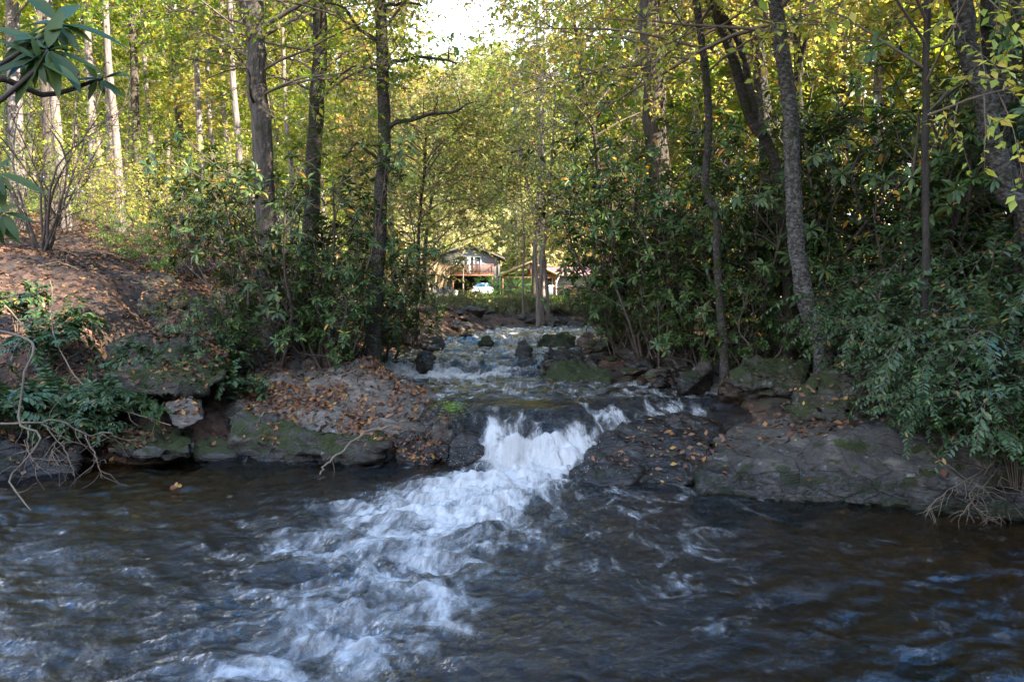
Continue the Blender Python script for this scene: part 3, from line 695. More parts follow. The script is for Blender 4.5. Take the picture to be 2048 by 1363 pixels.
def water_mat():
    m, nt, out = mat('stream_water'); n = N(nt)
    g = n('NewGeometry'); pos = g.outputs['Position']
    fl = n('Attribute', attribute_name='flow').outputs['Vector']
    fo = n('Attribute', attribute_name='foam').outputs['Fac']
    # ripples: a little finer than the mesh
    b1 = n.noise(n.mul(fl, (1.6, 1.3, 1)), 7, 7, .66, .8)
    b2 = n.noise(pos, 42, 4, .6, .5)
    bh = n.math('ADD', n.math('MULTIPLY', b1, .75), n.math('MULTIPLY', b2, .22))
    tb = n('Attribute', attribute_name='turb').outputs['Fac']
    bh = n.math('MULTIPLY', bh, n.math('MULTIPLY_ADD', tb, .75, .28))
    nrm = n.bump(bh, .9, .08)
    # foam breaks up over several scales
    f1 = n.noise(fl, 2.6, 10, .64, 1.1); f2 = n.noise(n.mul(fl, (2.2, 1, 1)), 11, 7, .7, .5)
    mixn = n.math('ADD', n.math('MULTIPLY', f1, .76), n.math('MULTIPLY', f2, .24))
    ff = n.math('ADD', fo, n.math('MULTIPLY_ADD', mixn, 2.8, -1.4))
    mask = n.smooth(ff, .28, 1.12)
    mask = n.math('MULTIPLY', mask, .93)
    fres = n('Fresnel'); fres.inputs['IOR'].default_value = 1.52; n.link(nrm, fres.inputs['Normal'])
    tr = n('BsdfTransparent'); tr.inputs['Color'].default_value = (.68, .55, .36, 1)
    gl = n('BsdfGlossy'); gl.inputs['Roughness'].default_value = .035; gl.inputs['Color'].default_value = (.95, .97, 1, 1); n.link(nrm, gl.inputs['Normal'])
    wm = n('MixShader'); n.link(fres.outputs[0], wm.inputs[0]); n.link(tr.outputs[0], wm.inputs[1]); n.link(gl.outputs[0], wm.inputs[2])
    d = n('BsdfDiffuse'); n.link(n.ramp(n.math('ADD', n.math('MULTIPLY', f1, .6), n.math('MULTIPLY', f2, .4)), [(.3, (.40, .40, .39)), (.5, (.64, .63, .60)), (.7, (.82, .80, .76))]), d.inputs['Color'])
    n.link(n.bump(n.math('ADD', f1, n.math('MULTIPLY', f2, .2)), .35, .05), d.inputs['Normal'])
    tl = n('BsdfTranslucent'); tl.inputs['Color'].default_value = (.5, .52, .53, 1)
    fm = n('MixShader'); fm.inputs[0].default_value = .3; n.link(d.outputs[0], fm.inputs[1]); n.link(tl.outputs[0], fm.inputs[2])
    mx = n('MixShader'); n.link(mask, mx.inputs[0]); n.link(wm.outputs[0], mx.inputs[1]); n.link(fm.outputs[0], mx.inputs[2])
    n.link(mx.outputs[0], out.inputs[0])
    return m
mb = MB(); mb.add(V, Fq)
wme = make_mesh('stream_water', mb, water_mat())
x, y = V[:, 0], V[:, 1]
c_, hw_, it_ = jet(x, y)
turb = np.where(y < 6.9, np.exp(-((x - c_ - .5) / (hw_ * 1.6)) ** 2), 1.0) * 1.0
a = wme.attributes.new('turb', 'FLOAT', 'POINT'); a.data.foreach_set('value', turb.astype(np.float32))
a = wme.attributes.new('foam', 'FLOAT', 'POINT'); a.data.foreach_set('value', water_foam(x, y).astype(np.float32))
th = np.arctan2(x - .2, 7.6 - y); rr = np.hypot(x - .2, 7.6 - y)
flow = np.where((y < 6.6)[:, None], np.stack([th * 3.6, rr * .9, V[:, 2] * 0], -1), np.where((y < 7.75)[:, None], np.stack([x * 2.4, V[:, 2] * .9 + y * .7, 0 * x], -1), np.stack([x * 1.3, y * .8, 0 * x], -1)))
a = wme.attributes.new('flow', 'FLOAT_VECTOR', 'POINT'); a.data.foreach_set('vector', flow.astype(np.float32).ravel())
water = obj('stream_water', wme, None); tag(water, kind='structure')

# small stones: five shapes, many copies ---------------------------------------
g = np.random.default_rng(99)
protos = []
for k in range(6):
    pts = g.normal(size=(16, 3)); pts = norm(pts) * np.array([1, .75, .45]) * (0.8 + .3 * g.random((16, 1)))
    V, Fc = hull_mesh(pts * .5, .09, .03, 200 + k, 2, .3, 1500)
    protos.append(V); 
    mb = MB(); mb.add(V, Fc)
    protos[-1] = make_mesh('stream_stone', mb, ROCK[['stream', 'grey', 'brown', 'stream', 'halfmoss', 'stream'][k]])
def stone(x, y, s, label, group, dz=0.0):
    o = bpy.data.objects.new('stream_stone', protos[g.integers(0, 6)]); col.objects.link(o)
    z = max(hz(x, y), -9)
    o.location = (x, y, z + s * .08 + dz); o.scale = (s * (.8 + .5 * g.random()), s * (.8 + .4 * g.random()), s * (.7 + .5 * g.random()))
    o.rotation_euler = (g.normal() * .2, g.normal() * .2, g.random() * 6.28)
    return tag(o, label, 'stone', group)
def strew(n, poly, smin, smax, label, group):
    px, d0, d1 = poly
    k = 0
    while k < n:
        d = d0 + (d1 - d0) * g.random() ; p = px(d); u = X(p[0] + (p[1] - p[0]) * g.random(), d)
        stone(u, d, smin + (smax - smin) * g.random() ** 2.2, label, group); k += 1
strew(135, (lambda d: (np.interp(d, [7.4, 8.5, 10, 12, 14], [1330, 1290, 1190, 1170, 1180]), np.interp(d, [7.4, 8.5, 10, 12, 14], [1560, 1470, 1400, 1330, 1260])), 7.6, 14), .2, .75, 'small loose stone among leaves on the right shingle bank', 'stones of the right shingle bank')
strew(30, (lambda d: (np.interp(d, [10, 12, 14, 17], [690, 740, 830, 900]), np.interp(d, [10, 12, 14, 17], [770, 830, 920, 1020])), 10, 17), .15, .6, 'small dark stone along the left shore of the upper stream', 'stones along the left shore')
strew(34, (lambda d: (np.interp(d, [17, 20], [900, 960]), np.interp(d, [17, 20], [1220, 1250])), 16.8, 19.6), .2, .8, 'small stone at the foot of the far bank', 'stones of the far bank')
strew(16, (lambda d: (1000, 1200), 10, 16), .18, .5, 'small dark stone sitting in the current of the upper stream', 'stones in the upper stream')
strew(14, (lambda d: (120, 520), 6.7, 8), .1, .3, 'small stone among leaves at the left pool edge', 'stones at the left pool edge')

# ------------------------------------------------------------------ trees
def crown(g, tp, tr, t0, nl, ll, ns, nt_, nlf, leafL, twig_r=.004, up=.25, droop=.05, shape=None, t1=.98, ang=R(70), tpl=LEAF4, width=.55, thin=0):
    """limbs > branches > twigs > leaves; returns (wood, leaves)"""
    wood, lf = MB(), MB()
    A, ra, La, ta = offshoots(tp[None], tr[None], nl, t0, t1, ll, ang, up, 7, g, droop, .10, shape)
    rad = np.minimum(ra * .5, .008 * La + .004)[:, None] * np.linspace(1, .25, 7)[None]
    wood.add(*tubes(A, rad, 5))
    B, rb, Lb, tb = offshoots(A, rad, ns, .22, 1, ll * .38, R(48), .06, 5, g, droop * .8, .12)
    radb = np.minimum(rb * .7, .006 * Lb + .004)[:, None] * np.linspace(1, .4, 5)[None]
    wood.add(*tubes(B, radb, 4))
    C, rc, Lc, tc = offshoots(B, radb, nt_, .15, 1, ll * .17, R(42), .0, 4, g, droop * 1.3, .12)
    wood.add(*tubes(C, np.full(C.shape[:2], twig_r) * np.linspace(1, .5, 4)[None], 3))
    D, rd, Ld, td = offshoots(C, np.full(C.shape[:2], twig_r), nlf, .1, 1, .01, R(62), 0, 2, g, 0, .02)
    if thin:
        D = D[(D[:, 0, 2] < thin) | (g.random(len(D)) < .16)]
    pos = D[:, 0]; d = norm(D[:, 1] - D[:, 0]); d[:, 2] = d[:, 2] * .6 - .35 * g.random(len(d)); 
    nr = g.normal(size=d.shape) * .45; nr[:, 2] += 1
    leaves(lf, pos, d, nr, leafL * (.55 + .75 * g.random(len(d))), width, tpl)
    return wood, lf

def stem_path(pts, n=26, wob=.0, g=None):
    p = spline(pts, n)
    return p

def near_tree(name, label, px, r0, r1, H, bark, leafm, seed, t0, nl, ll, ns, nt_, nlf, leafL, flare=1.5, up=.25, droop=.05, extra=None, group=None, cat='tree', lean=None, t1=.98, ang=R(70)):
    g = np.random.default_rng(seed)
    pts = [P(*q) for q in px]
    base = pts[0].copy(); gz = hz(base[0], base[1])
    if base[2] > gz - .1: pts.insert(0, np.array([base[0] + (base[0] - pts[1][0]) * .1, base[1], gz - .25]))
    top = pts[-1]; dirv = norm(pts[-1] - pts[-2]) if lean is None else norm(np.array(lean, float))
    rest = H - (top[2] - gz)
    if rest > .5:
        for k in (1, 2, 3): pts.append(top + (dirv * (1 - k * .12) + np.array([0, 0, k * .12])) * rest * k / 3)
    p = spline(pts, 44)
    p[1:-1] += (np.stack([fbm(np.arange(44) * .35, np.full(44, seed * 1.7 + q), octv=2, seed=seed) for q in (0, 5, 9)], -1) * r0 * .22)[1:-1]
    t = np.linspace(0, 1, 44)
    hgt = p[:, 2] - gz
    rad = np.interp(hgt, [0, top[2] - gz, H], [r0, r1, .02]) * (1 + (flare - 1) * np.exp(-np.maximum(hgt, 0) / .35))
    root = empty(name, label, cat, (p[0][0], p[0][1], gz), 0, group)
    off = np.array(root.location)
    tb = MB()
    V, Fq = tubes(p[None], rad[None], 14)
    nrm_ = V - np.repeat(p, 14, 0); V = V + nrm_ * (.06 * fbm(V[:, 0] * 9, V[:, 1] * 9, V[:, 2] * 3, 3, seed))[:, None]
    tb.add(V - off, Fq)
    tt0 = np.interp(t0, hgt, t)
    w, l = crown(g, p, rad, tt0, nl, ll, ns, nt_, nlf, leafL, up=up, droop=droop, t1=t1, ang=ang, thin=6.4, shape=lambda q: np.interp(q, [tt0, tt0 + .2 * (1 - tt0), .75, 1], [.8, 1.15, .9, .35]))
    w.V = [v - off for v in w.V]; l.V = [v - off for v in l.V]
    obj('trunk', tb, bark, root)
    obj('branches', w, M['twig'], root)
    obj('crown', l, leafm, root)
    for ex in (extra or []):
        q = spline([P(*e) for e in ex[0]], 22)
        q[1:] += (np.stack([fbm(np.arange(22) * .5, np.full(22, seed + 3.1 * k), octv=2, seed=seed + 5) for k in (0, 1, 2)], -1) * ex[1] * .5)[1:]
        em = MB(); V, Fq = tubes(q[None], np.linspace(ex[1], ex[2], 22)[None], 9); em.add(V - off, Fq)
        if len(ex) > 3:       # dead side twigs
            S, rs, Ls, ts = offshoots(q[None], np.linspace(ex[1], ex[2], 22)[None], ex[3], .25, 1, .35, R(50), .1, 5, g, 0, .2)
            V, Fq = tubes(S, np.full(S.shape[:2], ex[2] * .7) * np.linspace(1, .4, 5)[None], 4); em.add(V - off, Fq)
        obj('limb', em, bark, root)
    return root

near_tree('tree', 'tall tree with vertically ridged grey bark, leftmost of the three by the left bank',
    [(548, 640, 9.6), (536, 520, 9.6), (524, 300, 9.6), (512, 120, 9.6), (505, -20, 9.7)], .15, .118, 10.5, M['bark_ridged'], M['green_leaf'], 1, 3.3, 34, 2.6, 8, 6, 8, .085,
    extra=[([(508, 90, 9.6), (492, 40, 9.5), (470, -30, 9.3), (440, -120, 9.2)], .06, .03), ([(515, 215, 9.6), (500, 190, 9.3), (498, 150, 9.1), (470, 110, 8.9), (400, 100, 8.6)], .022, .008, 7)])
near_tree('tree', 'slim mottled tree wrapped in dark shrub, middle one of the three by the left bank',
    [(605, 640, 10.3), (620, 450, 10.3), (632, 250, 10.3), (636, 100, 10.3), (640, -20, 10.3)], .125, .10, 9.5, M['bark_lichen'], M['olive_leaf'], 2, 3.6, 28, 2.4, 8, 6, 8, .08)
near_tree('tree', 'lichen spotted tree with dead upcurved limbs at the stream edge',
    [(748, 650, 9.3), (760, 500, 9.3), (766, 330, 9.3), (764, 150, 9.3), (762, -20, 9.3)], .10, .075, 8.5, M['bark_lichen'], M['green_leaf'], 3, 4.6, 24, 2.2, 7, 6, 8, .08,
    extra=[([(772, 135, 9.3), (800, 121, 9.2), (850, 117, 9.0), (915, 125, 8.8)], .030, .012, 5), ([(770, 262, 9.3), (800, 245, 9.2), (850, 232, 9.1), (905, 226, 9.0), (935, 206, 9.0)], .034, .012, 6),
           ([(768, 12, 9.3), (800, 8, 9.2), (846, 10, 9.1)], .028, .012, 4), ([(758, 82, 9.3), (720, 60, 9.2), (690, 20, 9.1), (650, 5, 9.0)], .026, .010, 6),
           ([(760, 150, 9.3), (738, 135, 9.2), (700, 138, 9.1), (660, 170, 9.0)], .020, .008, 6), ([(766, 330, 9.3), (740, 305, 9.2), (712, 288, 9.1), (694, 310, 9.1)], .026, .012, 4)])
near_tree('tree', 'straight thick tree rising behind the rhododendrons right of the stream',
    [(1348, 650, 11.2), (1336, 520, 11.2), (1316, 300, 11.2), (1306, 150, 11.2), (1300, -20, 11.2)], .20, .165, 11, M['bark_ridged'], M['yellow_leaf'], 4, 4.4, 34, 3.0, 8, 6, 8, .09)
near_tree('tree', 'thin crooked tree with a kink halfway up, left of the leaning birch',
    [(1448, 710, 8.2), (1437, 600, 8.2), (1433, 490, 8.2), (1432, 425, 8.2), (1410, 375, 8.2), (1417, 280, 8.2), (1412, 150, 8.2), (1392, 0, 8.2)], .05, .042, 9, M['bark_lichen'], M['yellow_leaf'], 5, 3.6, 18, 1.8, 7, 5, 7, .075)
near_tree('tree', 'leaning forked tree with rough grey bark between the crooked tree and the birch',
    [(1578, 690, 8.6), (1574, 520, 8.6), (1562, 400, 8.6), (1546, 310, 8.6), (1506, 245, 8.6), (1486, 190, 8.6), (1458, 100, 8.6), (1420, -10, 8.6)], .074, .058, 8.5, M['bark_lichen'], M['yellow_leaf'], 6, 4.4, 24, 2.4, 7, 6, 8, .085,
    extra=[([(1508, 240, 8.6), (1500, 170, 8.55), (1486, 118, 8.5), (1455, 45, 8.4), (1415, -30, 8.3)], .05, .035)])
near_tree('tree', 'straight pale barked tree standing just behind the leaning forked tree',
    [(1535, 690, 10.8), (1532, 400, 10.8), (1527, 210, 10.8), (1515, 100, 10.8), (1516, -20, 10.8)], .12, .10, 10, M['bark_birch'], M['yellow_leaf'], 7, 4.2, 28, 2.6, 8, 6, 8, .085)
near_tree('birch_tree', 'leaning birch with flaking grey bark and mossy flared foot on the right bank',
    [(1646, 708, 7.3), (1630, 660, 7.3), (1611, 597, 7.3), (1596, 520, 7.3), (1590, 430, 7.3), (1588, 330, 7.3), (1579, 220, 7.3), (1563, 110, 7.3), (1546, -10, 7.3)], .098, .072, 8.5, M['bark_birch'], M['yellow_leaf'], 8, 3.8, 26, 2.4, 7, 6, 7, .085, flare=1.55)
near_tree('tree', 'slender dark tree directly behind the birch with a side fork near the top',
    [(1605, 650, 9.6), (1597, 350, 9.6), (1598, 200, 9.6), (1592, -10, 9.6)], .055, .045, 9, M['bark_dark'], M['olive_leaf'], 9, 3.8, 20, 2.2, 7, 6, 8, .08,
    extra=[([(1600, 150, 9.6), (1612, 70, 9.5), (1632, -10, 9.4)], .035, .025)])
for k, (px, r0, r1, lb) in enumerate([
    ([(2062, 480, 6.5), (2010, 385, 6.5), (1986, 293, 6.5), (1971, 227, 6.5), (1956, 165, 6.5), (1934, 73, 6.5), (1916, -20, 6.5)], .095, .082, 'thickest left leaning trunk of the grey clump at the far right'),
    ([(2040, 440, 6.65), (1992, 300, 6.65), (1982, 220, 6.65), (1973, 110, 6.65), (1972, -20, 6.65)], .055, .045, 'dark mossy trunk second from the left in the grey clump at the far right'),
    ([(2066, 470, 6.8), (2036, 400, 6.8), (2012, 310, 6.8), (2000, 230, 6.8), (1996, 150, 6.8), (1990, -20, 6.8)], .07, .05, 'speckled trunk third from the left in the grey clump at the far right'),
    ([(2050, 460, 7.2), (2026, 320, 7.2), (2020, 220, 7.2), (2028, 100, 7.2), (2028, -20, 7.2)], .055, .045, 'rightmost upright slim trunk of the grey clump at the far right')]):
    near_tree('clump_tree', lb, px, r0, r1, 9, M['bark_birch'] if k != 1 else M['bark_lichen'], M['yellow_leaf'], 20 + k, 4.0, 16, 2.2, 7, 6, 7, .085, group='grey stemmed clump on the right bank')
near_tree('sapling', 'slim dark sapling with big yellow leaves between the birch and the grey clump',
    [(1850, 520, 6.4), (1851, 300, 6.4), (1853, 100, 6.4), (1856, -20, 6.4)], .035, .028, 7, M['bark_dark'], M['yellow_leaf'], 31, 2.8, 26, 2.0, 6, 4, 5, .095, up=.1)
# low leafy understory along the stream's left and right
near_tree('understory_tree', 'slim understory tree with olive leaves arching over the left shore',
    [(836, 640, 12.5), (836, 520, 12.5), (840, 430, 12.4), (846, 370, 12.2)], .035, .028, 4.0, M['bark_dark'], M['olive_leaf'], 41, .9, 44, 2.1, 8, 6, 8, .075, up=.15, ang=R(66))
near_tree('understory_tree', 'bushy green understory tree leaning from the left bank toward the house',
    [(848, 580, 26), (852, 480, 26), (862, 400, 26)], .09, .06, 7.5, M['bark_dark'], M['olive_leaf'], 42, 3.0, 36, 3.0, 8, 6, 8, .14, up=.15)
near_tree('understory_tree', 'open branched understory tree with thin bare twigs arching right over the stream',
    [(1215, 640, 14.0), (1212, 520, 13.9), (1200, 400, 13.7), (1190, 280, 13.5), (1170, 180, 13.3)], .05, .035, 7.5, M['bark_dark'], M['yellow_leaf'], 43, 2.4, 30, 2.6, 7, 5, 4, .08, up=.1,
    extra=[([(1210, 420, 13.7), (1150, 402, 13.3), (1080, 385, 12.9), (1000, 360, 12.5), (930, 352, 12.2), (880, 345, 12.0)], .022, .006, 9)])
near_tree('sapling', 'bare pole sapling standing on the far bank before the green bush',
    [(1047, 655, 18.6), (1046, 560, 18.6), (1048, 480, 18.6), (1044, 420, 18.6)], .028, .02, 4.6, M['bark_pale'], M['pale_leaf'], 44, 2.2, 12, 1.0, 5, 4, 4, .07)
for k, (px, lb) in enumerate([([(1078, 690, 17.4), (1076, 600, 17.5), (1070, 480, 17.5), (1078, 360, 17.5)], 'left stem of the bare grey saplings on the far bank'),
                              ([(1088, 680, 17.6), (1082, 600, 17.7), (1086, 520, 17.7), (1094, 430, 17.7)], 'middle stem of the bare grey saplings on the far bank'),
                              ([(1096, 670, 17.8), (1094, 590, 17.9), (1086, 500, 17.9), (1062, 400, 17.9)], 'right stem of the bare grey saplings on the far bank')]):
    near_tree('sapling', lb, px, .05, .035, 6.5, M['bark_pale'], M['pale_leaf'], 50 + k, 2.0, 18, 1.5, 6, 5, 3, .07, group='bare saplings on the far bank')

# ------------------------------------------------------------------ background trees (a few shapes, copied)
def proto_tree(name, seed, H, r0, z0, bark, leafm, nl, ll, ns, nt_, nlf, leafL, tpl=LEAF4, width=.6, up=.3, wob=.25, sides=9, droop=.04):
    g = np.random.default_rng(seed)
    n = 20; t = np.linspace(0, 1, n)
    p = np.stack([fbm(t * 2.2, np.full(n, seed * 1.3), octv=2, seed=seed) * wob, fbm(t * 2.2, np.full(n, seed * 2.9 + 7), octv=2, seed=seed + 1) * wob, t * H], -1)
    p[:, :2] -= p[0, :2]
    rad = r0 * (1 - .85 * t) * (1 + .5 * np.exp(-t * H / .4))
    root = empty(name, None, None)
    tb = MB(); pp = p.copy(); pp[0, 2] = -.4; tb.add(*tubes(pp[None], rad[None], sides))
    w, l = crown(g, p, rad, z0 / H, nl, ll, ns, nt_, nlf, leafL, twig_r=.006, up=up, droop=droop, tpl=tpl, width=width,
                 shape=lambda q: np.interp(q, [z0 / H, z0 / H + .25, .75, 1], [.7, 1.1, .85, .3]))
    tb.V += w.V; tb.F += [f + tb.n for f in w.F]; tb.n += w.n
    obj('trunk', tb, bark, root); obj('crown', l, leafm, root)
    return root

class Proto:
    def __init__(self, root): self.root = root; self.used = False
    def put(self, loc, rz, s, label, cat, group=None, tilt=(0, 0)):
        if not self.used:
            self.used = True; r = self.root; r.location = loc; r.rotation_euler = (tilt[0], tilt[1], rz); r.scale = (s,) * 3 if np.isscalar(s) else s
        else: r = dup(self.root, loc, rz, s, None, None, tilt)
        for k in ('label', 'category', 'group'):
            if k in r: del r[k]
        return tag(r, label, cat, group)

gt = np.random.default_rng(4)
RUST = Proto(proto_tree('tree', 306, 15, .14, 3.0, M['bark_pale'], M['rust_leaf'], 28, 2.8, 7, 5, 10, .15, LEAFQ))
WOOD = [Proto(proto_tree('tree', 301, 17, .17, 4.5, M['bark_pale'], M['green_leaf'], 28, 3.2, 7, 5, 13, .16, LEAFQ)),
        Proto(proto_tree('tree', 302, 15, .14, 3.5, M['bark_pale'], M['yellow_leaf'], 28, 3.0, 7, 5, 13, .16, LEAFQ)),
        Proto(proto_tree('tree', 303, 18, .19, 6.0, M['bark_ridged'], M['green_leaf'], 26, 3.4, 7, 5, 13, .17, LEAFQ)),
        Proto(proto_tree('tree', 304, 13, .11, 2.5, M['bark_pale'], M['green_leaf'], 30, 2.8, 7, 5, 13, .15, LEAFQ)),
        Proto(proto_tree('tree', 305, 16, .13, 8.0, M['bark_pale'], M['pale_leaf'], 20, 2.6, 6, 5, 8, .16, LEAFQ))]
# left slope: pale sunlit trunks
for px, d, v, s, lean in [(8, 17, 4, 1.0, .02), (52, 15, 0, .95, .03), (120, 19, 2, 1.0, .0), (146, 16, 4, .9, .05), (196, 21, 4, 1.05, .04), (232, 24, 0, 1.0, .06), (250, 18, 4, .85, .05), (296, 27, 2, 1.0, .07), (318, 33, 4, 1.1, 0),
                          (380, 30, 2, 1.0, -.02), (412, 22, 4, .9, -.03), (438, 34, 1, 1.0, 0), (470, 25, 1, .9, -.02), (492, 19, 4, .85, .02), (-60, 14, 0, .9, 0), (-90, 21, 1, 1, 0), (560, 30, 1, 1, 0), (590, 21, 3, .9, 0), (700, 27, 1, .9, 0), (655, 36, 0, 1, 0), (720, 44, 1, 1.0, 0), (540, 46, 2, 1, 0), (120, 40, 1, 1, 0), (30, 30, 1, 1, 0), (725, 30, 0, .95, 0), (170, 28, 3, 1, 0), (270, 38, 3, 1, 0), (350, 42, 1, 1, 0), (80, 35, 0, 1, 0), (-40, 27, 3, 1, 0), (420, 48, 3, 1, 0), (220, 46, 0, 1, 0), (620, 26, 3, .9, 0)]:
    WOOD[v].put(at(px, d, -.1), gt.random() * 6.28, s, 'pale trunked tree among others in the sunlit wood on the left slope', 'tree', 'trees of the left slope wood', (0, -lean))
# right wood behind the rhododendrons
for px, d, v, s in [(1180, 20, 3, .58), (1240, 24, 1, .68), (1262, 17, 0, .52), (1330, 21, 1, .72), (1372, 16, 3, 1.0), (1404, 26, 2, 1.0), (1440, 19, 0, .9), (1500, 23, 1, 1.0), (1556, 17, 1, .9), (1610, 25, 0, 1.0), (1640, 15, 3, 1.0), (1700, 20, 4, 1.0),
                    (1730, 14, 1, .9), (1780, 25, 1, 1.0), (1830, 17, 1, 1.0), (1884, 22, 0, 1.0), (1930, 15, 3, .95), (1980, 19, 1, 1.0), (2030, 14, 1, .9), (2090, 18, 1, 1.0), (2150, 13, 0, 1.0), (1290, 32, 1, 1), (1420, 36, 1, 1), (1560, 34, 3, 1), (1700, 32, 1, 1), (1860, 33, 1, 1), (2000, 30, 3, 1), (1230, 42, 0, 1.1)]:
    WOOD[v].put(at(px, d, -.1), gt.random() * 6.28, s, 'yellow leaved tree among others in the wood behind the right bank', 'tree', 'trees of the right bank wood')
for px, d, v, s, lb in [(927, 74, 4, .62, 'slim trunked tree standing in front of the carport'), (740, 52, 3, .75, 'green leaved tree left of the two storey house'), (842, 72, 4, .5, 'olive leaved tree shading the left corner of the two storey house'),
                        (1070, 37, 2, 1.0, 'tall green leaved tree closing the right side of the sky gap'), (1085, 32, 0, .9, 'tall thin leaved tree rising over the lawn right of the sky gap'), (1240, 60, 0, .9, 'tree at the right end of the red roofed house')]:
    WOOD[v].put(at(px, d, -.1), gt.random() * 6.28, s, lb, 'tree')
RUST.put(at(788, 27, -.1), 1.0, .84, 'rust orange leaved tree at the left side of the sky gap', 'tree')
# hillside wood
HILL = []
for k, (H, lm, bk) in enumerate([(15, 'pale_leaf', 'bark_pale'), (14, 'olive_leaf', 'bark_pale'), (16, 'yellow_leaf', 'bark_pale'), (13, 'rust_leaf', 'bark_pale'), (15, 'green_leaf', 'bark_pale')]):
    HILL.append(Proto(proto_tree('tree', 320 + k, H, .16, 2.0, M[bk], M[lm], 30, 3.6, 5, 4, 5, .42, LEAFQ, .75, sides=6, up=.4)))
ph = proto_tree('pine_tree', 330, 19, .2, 3.0, M['bark_dark'], M['conifer_leaf'], 60, 2.6, 6, 4, 4, .35, LEAFQ, .35, up=-.1)
HILL.append(Proto(ph))
cnt = 0
for row, d in enumerate([100, 106, 113, 120, 128, 136, 145, 154, 164, 175, 187, 200]):
    half = 330 if d > 120 else 420
    stepx = 1365 * 4.6 / d
    px = 985 - half + gt.random() * stepx
    while px < 985 + half:
        p = px + gt.normal() * stepx * .25; dd = d + gt.normal() * 2.2
        v = gt.choice([0, 0, 0, 1, 1, 2, 2, 3, 3, 4, 5], 1)[0]
        if v == 5 and gt.random() < .5: v = 0
        pine = v == 5
        HILL[v].put(at(p, dd, -.3), gt.random() * 6.28, .75 + .45 * gt.random(), 'dark pine among paler trees on the distant hillside' if pine else 'autumn tree in the wood on the distant hillside behind the houses', 'pine' if pine else 'tree', 'pines on the distant hillside' if pine else 'trees of the distant hillside')
        cnt += 1; px += stepx
for k in range(60):
    d = 48 + 45 * gt.random(); p = -140 + 820 * gt.random()
    HILL[[0, 1, 2, 4, 1, 2][k % 6]].put(at(p, d, -.3), gt.random() * 6.28, .8 + .4 * gt.random(), 'leafy tree in the far part of the left slope wood', 'tree', 'far trees of the left slope wood')
for k in range(26):
    d = 40 + 45 * gt.random(); p = 1260 + 900 * gt.random()
    HILL[[2, 2, 1, 4, 2, 0][k % 6]].put(at(p, d, -.3), gt.random() * 6.28, .8 + .4 * gt.random(), 'leafy tree in the far part of the right bank wood', 'tree', 'far trees of the right bank wood')
print('hill trees', cnt)

# ------------------------------------------------------------------ shrubs
def whorls(lf, tips, axes, g, k=8, L=.13, droop=.35, width=.30, tpl=LEAFL):
    m = len(tips); ax = norm(axes)
    idx = np.repeat(np.arange(m), k); q = len(idx)
    ref = norm(g.normal(size=(m, 3))); A = norm(np.cross(ax, ref)); B = np.cross(ax, A)
    ph = (np.tile(np.arange(k), m) / k + g.random(q) * .08) * 2 * np.pi
    d = np.cos(ph)[:, None] * A[idx] + np.sin(ph)[:, None] * B[idx] + ax[idx] * (.12 + .45 * g.random(q))[:, None]
    d[:, 2] -= droop * (.4 + 1.1 * g.random(q)); d = norm(d)
    nr = ax[idx] + np.array([0, 0, .8]) + g.normal(size=(q, 3)) * .22
    leaves(lf, tips[idx] + d * .01, d, nr, L * (.45 + .8 * g.random(q)), width * (.8 + .45 * g.random(q)), tpl)

def proto_rhodo(seed, H=3.1, spread=1.5, n=7, L=.14, lean=0.0):
    g = np.random.default_rng(seed); root = empty('rhododendron', None, None)
    st, lf = MB(), MB(); paths = []
    for k in range(n):
        a = k / n * 6.28 + g.random(); r = spread * (.35 + .65 * g.random()); h = H * (.65 + .35 * g.random())
        c = np.array([math.cos(a), math.sin(a), 0]); kx = g.normal(size=(2, 3)) * .16
        paths.append(spline([c * .06 + [0, 0, -.2], c * r * .25 + [0, 0, h * .25] + kx[0], c * r * .6 + [0, 0, h * .6] + kx[1], c * r + [lean * h * .3, 0, h * .95]], 12))
    pa = np.array(paths); ra = np.linspace(.032, .010, 12)[None].repeat(n, 0)
    st.add(*tubes(pa, ra, 6))
    A, r_, L_, t_ = offshoots(pa, ra, 8, .25, 1, H * .26, R(55), .2, 6, g, -.03, .16)
    rA = np.linspace(.010, .005, 6)[None].repeat(len(A), 0); st.add(*tubes(A, rA, 4))
    B, r_, L_, t_ = offshoots(A, rA, 4, .3, 1, H * .11, R(50), .25, 4, g, -.05, .14)
    st.add(*tubes(B, np.linspace(.005, .003, 4)[None].repeat(len(B), 0), 3))
    tips = np.concatenate([B[:, -1], A[:, -1], pa[:, -1]]); ax = np.concatenate([B[:, -1] - B[:, -2], A[:, -1] - A[:, -2], pa[:, -1] - pa[:, -2]])
    ax = norm(ax) + np.array([0, 0, .35])
    whorls(lf, tips, ax, g, 9, L)
    obj('stems', st, M['stem'], root); obj('foliage', lf, M['rhodo_leaf'], root)
    return root
RHO = [Proto(proto_rhodo(401)), Proto(proto_rhodo(402, 3.3, 1.3, 6)), Proto(proto_rhodo(403, 2.9, 1.8, 8)), Proto(proto_rhodo(404, 3.2, 1.6, 7, .13, .6)), Proto(proto_rhodo(405, 2.6, 1.5, 7, .15))]
GL, GR = 'rhododendrons on the left bank', 'rhododendrons on the right bank'
